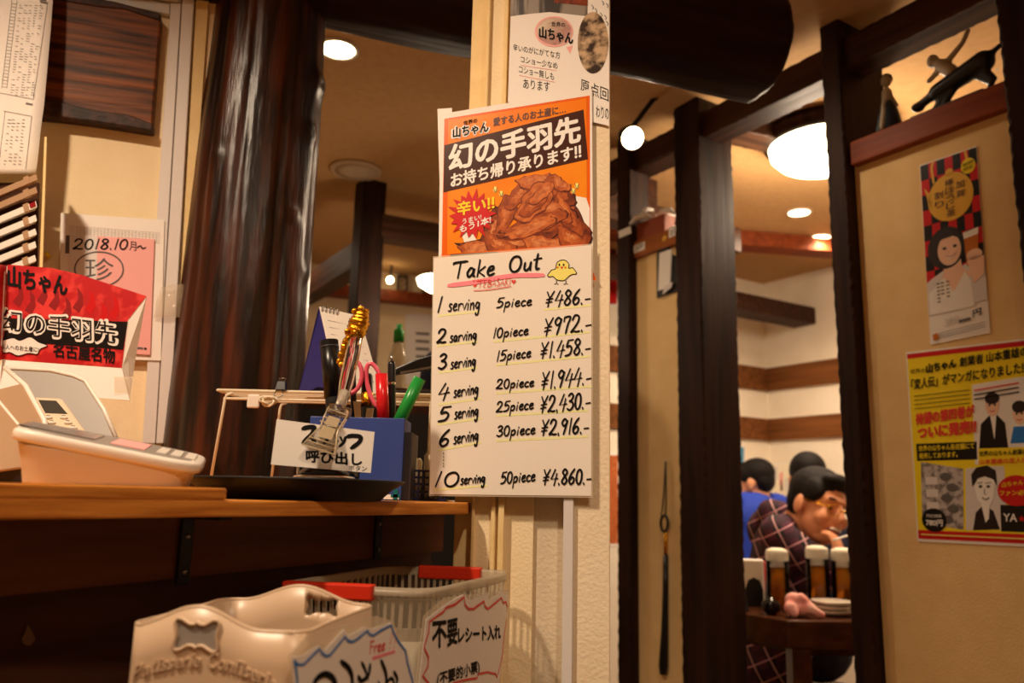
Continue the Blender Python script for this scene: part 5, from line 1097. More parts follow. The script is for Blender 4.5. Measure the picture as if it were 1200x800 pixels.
# ================================================================== MIDDLE PARTITION things
zm = ZM+.0302
def mp(px, d=-.07): return PW.pt(PW.U(px, 560), zm, d)
p = mp(757, -.06); r = thing('brown_gift_box', p, 'brown paper box on the middle ledge under a white bow', 'box')
mb('brown_box').obox(p+Z*.035, PW.u*.075, PW.n*.03, Z*.035).build('box_body', r, bevel=.003)
m = mb('paper', True)
for a in range(5): an = a*1.25; m.tube([p+Z*.072, p+Z*.095+(PW.u*math.cos(an)+PW.n*math.sin(an))*.035, p+Z*.088+(PW.u*math.cos(an)+PW.n*math.sin(an))*.075, p+Z*.066+(PW.u*math.cos(an)+PW.n*math.sin(an))*.1], [.006, .013, .011, .003], 8)
m.build('white_bow', r)
p = mp(791, -.06); r = thing('black_figurine', p, 'small black figurine with orange head beside the right post of the middle ledge', 'figurine')
v, f = blob([('c', p+Z*.015, .024, p+Z*.06, .018), ('b', p+Z*.095, (.018, .018, .02)), ('c', p+Z*.065, .01, p-PW.u*.04+Z*.03, .007), ('c', p+Z*.065, .01, p+PW.u*.03+Z*.03, .007)], .004); m = mb('figure_dark', True); m.add(v, f); m.build('body', r)
mb('print_orange', True).ball(p+Z*.122, .021, .021, .014).build('cap', r)
LF = Pl(770, 285, 2.8, GRID); LF.o = PW.pt(uL+.1, ZM, -.02)
def ledgetag(pts, txt, lab):
    r = thing('price_tag', LF.hit(*pts[0]), lab, 'tag', 'tags on the middle ledge'); m = MB(); sheet(m, LF, pts, .0, .0015); m.build('card', r)
    k = Ink(LF, .002); a, b = pts[0], pts[1]; k.text(txt, (a[0]+2, a[1]-3), (b[0]-2, b[1]-3), abs(pts[2][1]-pts[1][1])*.5, 'ink', .02); k.build('lettering', r)
ledgetag([(743, 297), (756, 292), (756, 283), (743, 288)], '220', 'left white paper tag on the middle ledge edge'); ledgetag([(784, 279), (797, 273), (797, 262.5), (784, 267)], '218', 'right white paper tag numbered 218 on the middle ledge')
m = mb('print_teapot', True); m.lathe(LF.hit(779, 279.5, .0), [(.011, 0), (.011, .002)], 20, LF.n); m.build('round_badge', label='round pale yellow badge on the middle ledge between the tags', cat='badge')
m = mb('paper'); PL_ = Pl(733, 265, 2.9, GRID); PL_.o = PW.pt(uL-.04, 2.0, .001); m.prism([PL_.hit(x, y) for x, y in ((726, 279), (740, 273), (739, 265), (725, 271))], PL_.n*.002); m.build('post_tag', label='small white tag stuck on the thin hewn post', cat='tag')
# hanging slip pouch and shoehorn on the panel
PM = Pl(780, 400, 2.8, GRID); PM.o = PW.pt(uL+.1, 1.2, -.035)
r = thing('slip_pouch', PM.hit(782, 345), 'black backed pouch with white slips hanging under the middle ledge', 'pouch')
mb('plastic_black_matt').prism([PM.hit(x, y) for x, y in ((771, 349), (796, 341), (797, 300), (771, 296))], PM.n*.006).build('backing', r)
mb('paper').prism([PM.hit(x, y, .007) for x, y in ((772.5, 341), (786, 336), (788, 292), (774, 297))], PM.n*.006).build('slip', r); mb('paper_grey').prism([PM.hit(x, y, .014) for x, y in ((777, 345), (787, 337), (789, 330), (779, 336))], PM.n*.003).build('slip', r)
m = mb('rubber'); m.prism([PM.hit(x, y, .0) for x, y in ((773, 300), (786, 294), (786, 284), (773, 288))], PM.n*.012); m.build('strap', r)
r = thing('shoehorn', PM.hit(779, 600), 'long black shoehorn hanging by a cord from a nail on the panel', 'shoehorn')
mb('steel', True).tube([PM.hit(780, 541, -.004), PM.hit(780, 541, .014)], .003, 8).build('nail', r)
mb('rubber', True).tube([PM.hit(780, 541, .01), PM.hit(778, 575, .012), PM.hit(776, 598, .014)], .0022, 6).tube([PM.hit(780, 541, .01), PM.hit(780.5, 575, .012), PM.hit(780, 604, .014)], .0022, 6).build('cord', r)
lp = [PM.hit(778.5+4.2*math.cos(a), 613+9.5*math.sin(a), .014) for a in [i*math.pi/8 for i in range(17)]]; mb('plastic_black', True).tube(lp, .0045, 8, cap=False).build('loop', r)
mb('gold', True).tube([PM.hit(780.3, 624, .014), PM.hit(780, 652, .014)], .0065, 10).build('ferrule', r)
P = [PM.hit(780, 650, .014), PM.hit(780, 690, .014), PM.hit(779, 740, .014), PM.hit(777.5, 780, .016), PM.hit(777.5, 790, .016)]; mb('plastic_black', True).tube(P, [.009, .0095, .012, .016, .012], 12).build('horn', r)
mb('rubber', True).tube([PM.hit(776, 598, .014), PM.hit(774.5, 602, .014), PM.hit(775.5, 606, .014)], .002, 6).build('hook', r)

# ================================================================== DINING ROOM
# table
tz = .72; ta = atz(925, 728, tz); tb = atz(866, 716, tz); tcn = (tb-ta).normalized()
tcorner = ta; e1 = -uA; e2 = -uB
tA = atz(923, 727, tz)
r = thing('dining_table', (tA+uA*.35-uB*.4).to_2d().to_3d(), 'dark wooden dining table with beer mugs on it', 'table')
f1 = Vector((.99, .10, 0)).normalized(); f2 = D_
pts = [tA+Vector((0, 0, 0)), tA+f1*.75, tA+f1*.75+f2*.42, tA+f2*.42]
for q in pts: q.z = tz-.085
mb('wood_table').prism(pts, Z*.085).build('table_top', r, bevel=.006)
mb('wood_table').prism([lerp(q, sum(pts, Vector())/4, .3)-Z*.03 for q in pts], Z*.03).build('apron', r)
for q in pts: p = lerp(q, sum(pts, Vector())/4, .16); mb('wood_table').box((p.x, p.y, (tz-.085)/2), .06, .06, tz-.085).build('leg', r)
def ontable(px, Y, z=tz): p = at(px, 690, Y); return Vector((p.x, p.y, z+.0005))
def mug(px, Y, lab, h=.155, rad=.038, ang=0):
    c = ontable(px, Y); r = thing('beer_mug', c, lab, 'beer mug', 'beer mugs on the table')
    mb('glass', True).lathe(c, [(rad*.9, 0), (rad, .006), (rad*1.02, h), (rad*.94, h), (rad*.92, .012), (.001, .012)], 28, cap=False).build('glass_body', r)
    mb('beer', True).lathe(c, [(rad*.905, .0125), (rad*.93, h*.74), (.001, h*.74)], 28).build('beer', r); mb('foam', True).lathe(c, [(rad*.93, h*.742), (rad*.945, h*.97), (rad*.93, h*1.03), (rad*.5, h*1.06), (.001, h*1.06)], 28).build('foam', r)
    hv = Vector((math.cos(AZ(ang)), math.sin(AZ(ang)), 0)); hp = [c+hv*rad*k_+Z*h*z_ for k_, z_ in ((.97, .85), (1.5, .82), (1.75, .5), (1.5, .2), (.97, .16))]; mb('glass', True).tube(smooth(hp, 5), .006, 8).build('handle', r)
mug(912, 2.86, 'leftmost beer mug beside the white napkin stand', .195, ang=75); mug(959, 2.88, 'middle beer mug in front of the plaid shirt man', .205, ang=100); mug(989, 2.87, 'right beer mug half hidden by the hewn post', .2, ang=40)
c = ontable(974, 2.775)
for i, nm_ in enumerate(('lowest', 'middle', 'topmost')):
    mb('ceramic', True).lathe(c+Z*.0145*i, [(.03, 0), (.045, .006), (.066, .016), (.065, .018), (.04, .009), (.001, .007)], 30).build('small_dish', loc=c+Z*.0145*i, label=nm_+' pale round dish in the stack at the table front', cat='dish', group='stacked dishes on the table')
c = ontable(937, 2.72); v, f = blob([('b', c+Z*.028, (.045, .03, .026)), ('b', c+Vector((-.022, -.0, .05)), (.028, .022, .026)), ('c', c+Vector((.0, -.01, .06)), .016, c+Vector((.045, -.02, .014)), .014), ('c', c+Vector((-.04, -.02, .03)), .02, c+Vector((-.03, -.03, .014)), .014), ('c', c+Vector((.02, -.02, .03)), .018, c+Vector((.062, -.025, .010)), .010)], .005, 2)
v = [(x, y, max(z, tz+.001)) for x, y, z in v]; m = mb('towel_pink', True); m.add(v, f); m.build('crumpled_towel', label='crumpled pink hand towel on the table front edge', cat='towel')
c = ontable(880, 2.97); r = thing('napkin_stand', c, 'white paper napkins in a black arched stand on the table', 'napkin holder')
mb('paper').obox(c+Z*.085, Vector((.045, -.01, 0)), Vector((.006, .02, 0)), Z*.075).build('napkin_stack', r, bevel=.006)
ap = [c+Vector((-.03, -.035, 0)), c+Vector((.03, -.045, 0)), c+Vector((.03, -.045, .06)), c+Vector((.02, -.043, .09)), c+Vector((0, -.04, .1)), c+Vector((-.02, -.037, .09)), c+Vector((-.03, -.035, .06))]; mb('plastic_black').prism(ap, Vector((.003, .012, 0))).build('front_plate', r); mb('plastic_black').obox(c+Z*.004, Vector((.05, 0, 0)), Vector((0, .035, 0)), Z*.004).build('base', r); mb('steel', True).tube([c+Vector((.05, .0, .004)), c+Vector((.06, .0, .13)), c+Vector((.075, 0, .004))], .008, 8).build('side_arm', r)
c = ontable(880, 3.06); mb('plastic_red').obox(c+Z*.075, Vector((.05, 0, 0)), Vector((0, .03, 0)), Z*.075).build('red_box', label='red box behind the white napkins on the table', cat='box', bevel=.004)
c = ontable(903, 2.76); mb('black_gloss', True).lathe(c, [(.012, 0), (.028, .012), (.032, .028), (.028, .04), (.012, .048), (.008, .054), (.001, .056)], 24).build('sauce_pot', loc=c, label='small glossy black sauce pot beside the pink towel', cat='pot')
c = ontable(872, 2.80); c2 = Vector((c.x, c.y, tz+.0005)); mb('plastic_dark').prism([c2+Vector((-.05, 0, 0)), c2+Vector((.015, .0, 0)), c2+Vector((-.015, .03, .25)), c2+Vector((-.06, .03, .25))], Vector((.0, .012, 0))).build('menu_stand', label='dark leaning menu board at the left table end', cat='menu')

# people -------------------------------------------------------------------------------------------
def basis(fwd, up=Z):
    """local x = the person's left, y = forward, z = up"""
    fwd = fwd.normalized(); x = fwd.cross(up).normalized(); u = x.cross(fwd).normalized(); return Matrix((x, fwd, u)).transposed()
def head_prims(c, B, s=1.0):
    g = lambda x, y, z: c+B @ Vector((x*s, y*s, z*s)); e = lambda a, b, d: (a*s, b*s, d*s)
    return [('b', g(0, -.012, .03), e(.074, .094, .088), B), ('b', g(0, .02, -.035), e(.062, .072, .075), B), ('b', g(0, .045, -.085), e(.038, .036, .028), B), ('b', g(0, .092, -.022), e(.014, .022, .017), B), ('c', g(0, .085, .012), .010*s, g(0, .102, -.022), .013*s),
            ('b', g(.04, .062, -.03), e(.026, .022, .024), B), ('b', g(-.04, .062, -.03), e(.026, .022, .024), B), ('b', g(.076, -.008, -.008), e(.011, .02, .032), B), ('b', g(-.076, -.008, -.008), e(.011, .02, .032), B), ('b', g(0, .075, .03), e(.05, .016, .012), B), ('b', g(0, .077, -.062), e(.024, .014, .014), B)]
def hair_prims(c, B, s=1.0):
    g = lambda x, y, z: c+B @ Vector((x*s, y*s, z*s)); e = lambda a, b, d: (a*s, b*s, d*s)
    return [('b', g(0, -.022, .05), e(.082, .098, .082), B), ('b', g(0, -.055, .012), e(.072, .056, .07), B), ('b', g(0, .052, .092), e(.058, .036, .026), B), ('b', g(.062, .012, .045), e(.02, .05, .042), B), ('b', g(-.062, .012, .045), e(.02, .05, .042), B)]
def hand(wr_, fwd, palm_n, s=1.0, curl=.9):
    """palm, four unequal bent fingers and a thumb, as prims rooted at the wrist"""
    fwd = fwd.normalized(); side = fwd.cross(palm_n).normalized(); P = [('c', wr_, .022*s, wr_+fwd*.045*s, .024*s)]
    for i, L in enumerate((.066, .075, .07, .055)):
        b = wr_+fwd*.08*s+side*(-.028+.0187*i)*s; P.append(('c', wr_+fwd*.03*s+side*(-.016+.011*i)*s, .012*s, b, .0095*s)); a1 = curl*.5; d1 = fwd*math.cos(a1)+palm_n*math.sin(a1); k1 = b+d1*L*.45*s; d2 = fwd*math.cos(curl*1.5)+palm_n*math.sin(curl*1.5); k2 = k1+d2*L*.32*s; d3 = fwd*math.cos(curl*2.2)+palm_n*math.sin(curl*2.2)
        P += [('c', b, .0092*s, k1, .0085*s), ('c', k1, .0085*s, k2, .008*s), ('c', k2, .008*s, k2+d3*L*.25*s, .007*s)]
    t0 = wr_+fwd*.025*s-side*.024*s; t1 = t0+(fwd*.7-side*.7+palm_n*.35).normalized()*.035*s; P += [('c', t0, .012*s, t1, .0105*s), ('c', t1, .0105*s, t1+(fwd*.8+palm_n*.6).normalized()*.03*s, .008*s)]
    return P
def person(label, base, Bt, Bh, head, chest, neck, hips, arms, shirt, skin='skin', extra=None, s=1.0):
    r = thing('person', base, label, 'person'); P = head_prims(head, Bh, s)
    P += [('c', head+Bh @ Vector((0, -.02, -.07))*s, .052*s, neck, .056), ('c', neck, .06, chest, .085), ('c', chest, .095, hips, .1), ('c', chest+Bt @ Vector((.1, 0, .03)), .05, chest+Bt @ Vector((-.1, 0, .03)), .05)]
    for sh, el, wr_ in arms: P += [('c', sh, .042, el, .035), ('c', el, .036, wr_, .025)]
    if extra: P += extra
    for n_, (sh, el, wr_) in enumerate(arms):
        if extra and n_ == 0: continue
        fd = (wr_-el).normalized(); P += hand(wr_, (fd+Vector((0, 0, .12)) if fd.z > -.5 else fd).normalized(), (fd.cross(Z).cross(fd) if abs(fd.z) < .9 else Vector((0, 1, 0))).normalized()*-1, 1.0, .5)
    v, f = blob(P, .0055, 3); m = mb(skin, True); m.add(v, f); m.build('body', r)
    v, f = blob(hair_prims(head, Bh, s), .008, 3); m = mb('hair', True); m.add(v, f); m.build('hair', r)
    C = [('c', neck-Z*.015, .064, chest, .125), ('b', chest, (.175, .115, .14), Bt), ('c', chest, .14, hips, .15), ('c', chest+Bt @ Vector((.15, 0, .07)), .062, chest+Bt @ Vector((-.15, 0, .07)), .062), ('b', lerp(chest, hips, .5), (.16, .115, .2), Bt)]
    for sh, el, wr_ in arms: C += [('c', sh, .066, el, .054), ('c', el, .054, lerp(el, wr_, .86), .042)]
    v, f = blob(C, .010, 4); m = mb(shirt, True); m.add(v, f); m.build('shirt', r); return r
# man in plaid, laughing, leaning over the table
hd = at(959, 594, 3.18); hf = Vector((.40, -.90, -.16)); Bh = basis(hf, Vector((.25, 0, 1))); Bt = basis(Vector((.75, -.5, 0)))
ch = at(924, 641, 3.29); nk = lerp(hd, ch, .5)+Vector((-.04, .04, .01)); hp = ch+Vector((-.08, .03, -.45)); shR = ch+Bt @ Vector((.17, 0, .06)); shL = ch+Bt @ Vector((-.17, 0, .06))
wrR = at(984, 664, 2.985); elR = Vector((shR.x+.20, shR.y-.10, tz+.085)); elL = Vector((shL.x+.05, shL.y+.05, tz+.085))
hw = hand(wrR, Vector((.05, .25, 1)), Vector((-.5, .6, .1)).normalized(), 1.0, .8)
man = person('laughing man in dark plaid shirt and glasses leaning over the table', Vector((hp.x, hp.y, 0)), Bt, Bh, hd, ch, nk, hp, [(shR, elR, wrR), (shL, elL, elL+Vector((.2, -.05, -.01)))], 'plaid', 'skin_dark', hw, 1.2)
g = lambda x, y, z: hd+Bh @ Vector((x, y, z))*1.2
for x in (-.033, .033): mb('hair', True).ball(g(x, .079, .004), .013, .006, .004, Bh, 10).build('eye', man)
m = mb('mouth', True); m.ball(g(0, .082, -.062), .034, .014, .016, Bh, 14); m.build('mouth', man); m = mb('teeth', True); m.ball(g(0, .088, -.056), .029, .012, .007, Bh, 12); m.build('teeth', man)
m = mb('gold', True)
for x in (-.034, .034): m.tube([g(x+.027*math.cos(a), .098, .0+.018*math.sin(a)) for a in [i*math.pi/8 for i in range(17)]], .0022, 6, cap=False)
m.tube([g(-.008, .1, .004), g(.008, .1, .004)], .0018, 6); m.tube([g(-.061, .096, .006), g(-.078, .0, .012)], .0018, 6); m.tube([g(.061, .096, .006), g(.078, .0, .012)], .0018, 6); m.build('glasses', man)
for x in (-.034, .034): mb('hair', True).ball(g(x, .083, .034), .022, .008, .005, Bh, 10).build('eyebrow', man)
v, f = blob([('c', nk+Vector((-.03, .05, .02)), .075, ch+Vector((-.04, .08, .06)), .1), ('c', nk+Vector((.05, .02, -.01)), .05, nk+Vector((-.06, .03, .04)), .06)], .01, 4)
m = mb('plaid', True); m.add(v, f); m.build('hood', man)
m = mb('shirt_white', True); fr_ = ch+Bt @ Vector((0, .118, .06)); m.ball(fr_, .05, .02, .10, Bt, 14); m.build('undershirt', man)
cg = wrR+Vector((.0, -.01, .10)); mb('paper', True).tube([cg+Vector((-.03, -.02, -.006)), cg+Vector((.03, .0, .01))], .004, 8).build('cigarette', label='white cigarette held between the fingers of the plaid shirt man', cat='cigarette')
# person in blue seen from behind
hd = at(884, 566, 4.32); Bh = basis(Vector((-.75, .6, -.12))); Bt = basis(Vector((-.45, .9, 0))); ch = at(884, 606, 4.31); nk = lerp(hd, ch, .45); hp = ch-Z*.45
person('person in bright blue shirt seen from behind with short black hair', Vector((hp.x, hp.y, 0)), Bt, Bh, hd, ch, nk, hp, [(ch+Bt @ Vector((.18, 0, .06)), ch+Bt @ Vector((.23, .02, -.22)), ch+Bt @ Vector((.15, .10, -.36))), (ch+Bt @ Vector((-.18, 0, .06)), ch+Bt @ Vector((-.23, .02, -.22)), ch+Bt @ Vector((-.15, .10, -.36)))], 'shirt_blue', 'skin', None, 1.0)
# person further back, only hair in view
hd = at(947, 563, 3.73); Bh = basis(Vector((.3, .95, -.1))); Bt = Bh; ch = hd-Z*.30+Vector((0, -.02, 0)); nk = lerp(hd, ch, .45); hp = ch-Z*.42
person('dark-haired person seated behind the laughing man, only the head showing', Vector((hp.x, hp.y, 0)), Bt, Bh, hd, ch, nk, hp, [(ch+Bt @ Vector((.17, 0, .06)), ch+Bt @ Vector((.22, .08, -.2)), ch+Bt @ Vector((.15, .25, -.22))), (ch+Bt @ Vector((-.17, 0, .06)), ch+Bt @ Vector((-.22, .08, -.2)), ch+Bt @ Vector((-.15, .25, -.22)))], 'shirt_navy')
# person in navy behind the pillar
hd = at(590, 340, 2.62); Bh = basis(Vector((.3, .95, 0))); Bt = Bh; ch = at(578, 450, 2.62); nk = lerp(hd, ch, .45); hp = ch-Z*.45
pv = person('person in dark navy clothing mostly hidden behind the price sheet', Vector((hp.x, hp.y, 0)), Bt, Bh, hd, ch, nk, hp, [(ch+Bt @ Vector((.19, 0, .06)), ch+Bt @ Vector((.25, .04, -.2)), ch+Bt @ Vector((.16, .22, -.24))), (ch+Bt @ Vector((-.19, 0, .06)), ch+Bt @ Vector((-.25, .04, -.2)), ch+Bt @ Vector((-.16, .22, -.24)))], 'shirt_navy')
m = mb('shirt_navy', True); 
for sx in (-.09, .09): m.tube([hp+Bt @ Vector((sx, 0, .05)), hp+Bt @ Vector((sx, .02, -.35)), Vector(((hp+Bt @ Vector((sx, 0, 0))).x, (hp+Bt @ Vector((sx, 0, 0))).y, .01))], [.1, .075, .055], 14)
m.build('trousers', pv)
# stools under the seated guests
def stool(x, y, z, lab):
    r = thing('stool', (x, y, 0), lab, 'stool', 'stools in the dining room'); mb('wood_table', True).lathe((x, y, z-.04), [(.16, 0), (.17, .01), (.17, .035), (.15, .04)], 24).build('seat', r)
    for a in range(4): mb('wood_table', True).tube([(x+.11*math.cos(a*1.57+.8), y+.11*math.sin(a*1.57+.8), z-.04), (x+.14*math.cos(a*1.57+.8), y+.14*math.sin(a*1.57+.8), 0)], .016, 8).build('leg', r)
for o in [o for o in COL.objects if o.get('category') == 'person' and o is not pv]:
    hb_ = min((c for c in o.children if c.name.startswith('shirt')), key=lambda c: 0); zmin = min(v.co.z for v in hb_.data.vertices); stool(o.location.x, o.location.y, max(.25, zmin-.012), 'round wooden stool under the '+('laughing man' if 'plaid' in o['label'] else 'guest in blue' if 'blue' in o['label'] else 'guest seated behind the laughing man'))
# posters on the dining walls
def wallposter(pl, q, mat, lab, marks=()):
    r = thing('wall_print', pl.hit(*q[0]), lab, 'poster', 'prints in the dining room'); m = MB(); sheet(m, pl, q, .001, .002, 'paper'); m.build('paper_sheet', r); k = Ink(pl, .004)
    cx = sum(p[0] for p in q)/4; cy = sum(p[1] for p in q)/4; k.poly([(lerp(p[0], cx, .06), lerp(p[1], cy, .06)) for p in q], mat)
    for a, mt in marks: k.poly(a, mt, .0004)
    k.build('printed_picture', r)
wallposter(WA, [(853, 592), (871, 592), (872, 522), (853, 521)], 'sky_print', 'blue and yellow wall print beside the guest in blue', [([(853, 592), (870, 592), (870, 556), (862, 545), (853, 548)], 'print_teapot'), ([(860, 565), (867, 565), (867, 536), (862, 534)], 'print_hair')])
wallposter(WB, [(905, 590), (934, 590), (934, 540), (905, 543)], 'paper_cream', 'pale printed wall chart behind the seated guests', [([(908+6*i, 552+(i*7) % 20+10), (912+6*i, 552+(i*7) % 20+10), (912+6*i, 546+(i*7) % 20), (908+6*i, 547+(i*7) % 20)], 'paper_pink' if i % 2 else 'print_light_grey') for i in range(4)]+[([(915, 575), (918, 575), (918, 563), (915, 563)], 'ink_brown')])
wallposter(WA, [(700, 360), (723, 360), (723, 236), (700, 232)], 'red_poster', 'red wall poster glimpsed between the pillar and thin post', [([(716, 300), (723, 304), (722, 325), (716, 330)], 'print_teapot'), ([(716, 282), (722, 288), (721, 296), (716, 298)], 'print_black')])
wallposter(WA, [(700, 640), (724, 640), (724, 530), (700, 530)], 'print_wing_light', 'food print low on the far wall beside the pillar', [])

# ================================================================== LEFT OPENING
def gpost(px, py_top, Y, wd, mat='wood_post', zt=CEIL): p = at(px, py_top, Y); return jag('timber_post', (p.x, p.y, 0), (p.x, p.y, zt), uA, uB, wd, wd, mat, .003), p
_, gp = gpost(433, 250, 3.45, .11); 
a = Vector((gp.x, gp.y, 0)); zb1 = at(483, 275, 3.55).z
b2 = a+Vector((math.cos(AZ(25)), math.sin(AZ(25)), 0))*2.0; jag('timber_beam', (a.x, a.y, zb1), (b2.x, b2.y, zb1), uB, Z, .1, .11, 'wood_beam_cross', .003)
zb2 = at(405, 300, 3.6).z; e = a+D_*1.45; jag('timber_beam', (a.x, a.y, zb2-.03), (e.x, e.y, zb2-.03), PW.n, Z, .09, .13, 'wood_beam', .003)
jag('timber_post', (e.x, e.y, 0), (e.x, e.y, CEIL-.01), uA, uB, .12, .12, 'wood_post', .003)
# far kitchen wall with ledge, prints
KW = Pl(483, 400, 5.0, AZ(20)); a = KW.pt(-3.2, 0); b = KW.pt(1.2, 0)
wallseg('wall_kitchen_back', Vector((a.x, a.y, 0)), Vector((b.x, b.y, 0)), .08, 'plaster')
zk = KW.hit(480, 352).z; m = mb('wood_shelf'); m.prism([KW.pt(-1.5, zk-.035), KW.pt(1.0, zk-.035), KW.pt(1.0, zk+.035), KW.pt(-1.5, zk+.035)], KW.n*.09); m.build('trim_9', kind='structure')
for x0, x1, y0_, y1_, lab in ((465, 477, 344.5, 325, 'small dark framed picture standing on the far ledge'), (495, 505, 347, 328, 'small brown framed picture on the far ledge by the lamp')):
    p = KW.hit(x0, y0_, .05); r = thing('picture_stand', p, lab, 'picture', 'pictures on the far ledge'); A_ = KW.hit(x0, y0_, .05); B_ = KW.hit(x1, y0_+1, .05); hh = (y0_-y1_)*5.4/F; A_.z = B_.z = zk+.035
    mb('plastic_black_matt').prism([A_, B_, B_+Z*hh, A_+Z*hh], -KW.n*.012).build('frame', r); mb('print_grilled').prism([lerp(A_, B_, .15)+Z*hh*.15, lerp(A_, B_, .85)+Z*hh*.15, lerp(A_, B_, .85)+Z*hh*.85, lerp(A_, B_, .15)+Z*hh*.85], KW.n*.002).build('photo', r)
wallposter(KW, [(474, 450), (515, 452), (516, 370), (475, 367)], 'paper', 'white notice on the far kitchen wall left of navy person', [([(487, 392+i*9), (503, 393+i*9), (503, 390+i*9), (487, 389+i*9)], 'ink_grey') for i in range(4)])
p = at(384, 430, 3.9)
# dark back counter with bottle
b0_ = Vector((-.56, 1.78, 0)); b1_ = Vector((-.02, 1.95, 0)); zbc = at(450, 452, 1.85).z
m = mb('wood_panel'); m.prism([b0_, b1_, b1_+Vector((-.03, .26, 0)), b0_+Vector((-.03, .26, 0))], Z*zbc); bcab = m.build('back_cabinet', loc=b0_, label='dark wooden cabinet behind the wire rack', cat='cabinet', bevel=.004)
m = mb('plastic_black_matt'); m.prism([lerp(b0_, b1_, .06)+Vector((.003, -.010, .5)), lerp(b0_, b1_, .94)+Vector((.003, -.010, .5)), lerp(b0_, b1_, .94)+Vector((.003, -.01, zbc-.06)), lerp(b0_, b1_, .06)+Vector((.003, -.01, zbc-.06))], Vector((-.003, .0098, 0))); m.build('door', bcab)
p = at(465, 440, 1.98); p.z = zbc+.0005; h_ = at(465, 380, 1.98).z-zbc
r = thing('spray_bottle', p, 'clear bottle with green cap on the dark cabinet', 'bottle')
mb('bottle', True).lathe(p, [(.022, 0), (.024, .006), (.024, h_*.5), (.012, h_*.72), (.010, h_*.74)], 20).build('bottle_body', r); mb('green_cap', True).lathe(p+Z*h_*.74, [(.013, 0), (.013, h_*.17), (.008, h_*.19), (.007, h_*.26), (.001, h_*.265)], 18).build('cap', r)

# ================================================================== LAMPS
def light(name, kind, loc, W, rad, parent, spot=None, direction=None):
    ld = bpy.data.lights.new(name, kind); ld.energy = W; ld.color = WARM
    if kind != 'AREA': ld.shadow_soft_size = rad
    if kind == 'SPOT': ld.spot_size = math.radians(spot); ld.spot_blend = .6
    o = bpy.data.objects.new(name, ld); COL.objects.link(o)
    if parent: o.parent = parent; o.location = Vector(loc)-WPOS[parent]
    else: o.location = loc
    if direction: o.rotation_euler = Vector(direction).to_track_quat('-Z', 'Y').to_euler()
    return o
def downlight(key, lab, rad=.055):
    x, y, W = DOWN[key]; c = Vector((x, y, CEIL)); r = thing('ceiling_downlight', c, lab, 'ceiling light', 'recessed ceiling downlights')
    mb('plastic_white', True).lathe(c, [(rad*.9, -.001), (rad*1.18, -.002), (rad*1.2, -.006), (rad, -.008), (rad*.96, -.004)], 32, cap=False).build('ring', r); mb('lamp_white', True).lathe(c-Z*.004, [(rad*.97, 0), (rad*.8, -.004), (.001, -.006)], 32).build('bulb', r)
    light('light', 'SPOT', c-Z*.03, W, rad*.8, r, 150, (0, 0, -1))
downlight('opening', 'bright round downlight near the log post seen left of the pillar'); downlight('hall', 'small downlight in the dining ceiling nearer the big dome lamp', .05); downlight('hall_far', 'small downlight by the far ceiling beam of the dining room', .05)
downlight('kitchen', 'downlight over the kitchen left of the beams'); downlight('guests', 'downlight above the table of the laughing man'); downlight('near_left', 'downlight above the till'); downlight('near_right', 'downlight near the entrance facing the pillar'); downlight('partition_fill', 'downlight in the passage between log beam and hewn posts')
c = atz(417, 198, CEIL); r = thing('ceiling_speaker', c, 'round pale ceiling speaker behind the bright downlight', 'speaker')
mb('speaker_white', True).lathe(c, [(.105, 0), (.11, -.004), (.108, -.012), (.098, -.014)], 40).build('rim', r); mb('speaker_white', True).lathe(c-Z*.0135, [(.097, 0), (.05, -.0035), (.001, -.0045)], 40).build('grille', r)
c = Vector((1.16, 2.82, CEIL)); r = thing('dome_lamp', c, 'large white dome ceiling lamp beside the hewn post', 'ceiling light')
mb('wood_post', True).lathe(c, [(.225, 0), (.23, -.03), (.22, -.055), (.205, -.06)], 40).build('wooden_rim', r); mb('lamp_dome', True).lathe(c-Z*.055, [(.205, 0), (.198, -.035), (.168, -.066), (.115, -.086), (.05, -.096), (.001, -.098)], 40).build('shade', r); light('light', 'POINT', c-Z*.23, DOME_W, .12, r)
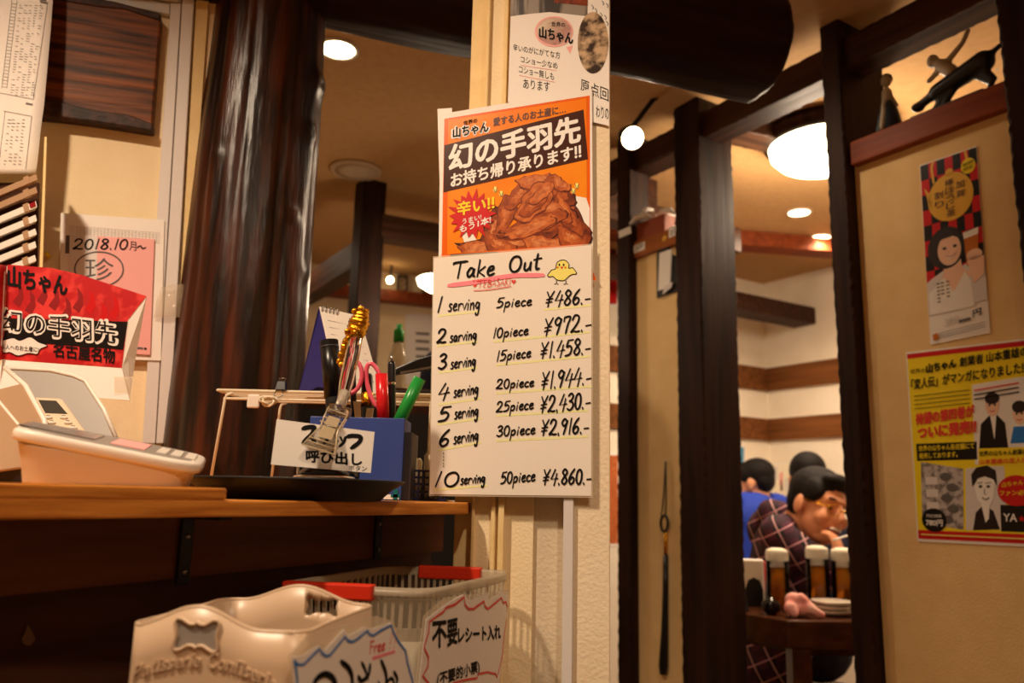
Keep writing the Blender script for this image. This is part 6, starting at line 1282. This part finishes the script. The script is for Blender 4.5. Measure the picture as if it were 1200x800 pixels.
c = at(515, 332, 3.3); r = thing('pendant_lamp', c, 'white glowing pendant dome half hidden by the price sheet', 'pendant lamp')
mb('lamp_dome', True).lathe(c-Z*.04, [(.001, 0), (.05, .006), (.09, .03), (.098, .055), (.09, .06)], 30).build('shade', r); mb('plastic_dark', True).lathe(c+Z*.018, [(.09, 0), (.06, .02), (.02, .035), (.012, .05)], 24).build('canopy', r); mb('rubber', True).tube([c+Z*.06, Vector((c.x, c.y, CEIL))], .004, 8).build('cord', r); light('light', 'POINT', c-Z*.1, PEND_W, .06, r)
c = at(457, 328, 4.75); r = thing('wall_spotlight', c, 'tiny bright spotlight beside the square post in the kitchen', 'spotlight'); mb('lamp_white', True).ball(c, .022, n=14).build('bulb', r); mb('plastic_dark', True).tube([c+Vector((0, .02, .02)), Vector((c.x, c.y+.03, CEIL))], .008, 8).build('stem', r)
c = at(742, 162, 2.55); top_ = at(769, 112, 2.6); dirv = (CAM+Vector((.9, 0, -.5))-c).normalized(); r = thing('track_spotlight', c, 'black bracketed spotlight glowing left of the hewn post', 'spotlight')
mb('plastic_black_matt', True).lathe(c-dirv*.10, [(.018, 0), (.03, .02), (.04, .06), (.041, .095), (.039, .098), (.037, .09)], 24, dirv, cap=False).build('housing', r); mb('lamp_white', True).lathe(c-dirv*.006, [(.038, 0), (.028, .004), (.001, .006)], 24, dirv).build('bulb', r); mb('plastic_black_matt', True).tube([c-dirv*.08, top_, Vector((top_.x, top_.y, CEIL))], .009, 8).build('bracket', r); light('light', 'SPOT', c+dirv*.04, SPOT_W, .04, r, 120, dirv)
c = at(1162, 2, 2.35); r = thing('ceiling_spotlight', c, 'small dim spotlight seen above the ledge figurines', 'spotlight'); dv_ = Vector((.3, -.3, -1)).normalized(); mb('plastic_grey', True).lathe(c-dv_*.06, [(.02, 0), (.032, .03), (.036, .06)], 20, dv_).build('housing', r); mb('lamp_dome', True).lathe(c+dv_*.0, [(.02, 0), (.001, .003)], 18, dv_).build('bulb', r); mb('plastic_grey', True).tube([c-dv_*.05, Vector((c.x, c.y, CEIL))], .008, 8).build('stem', r)
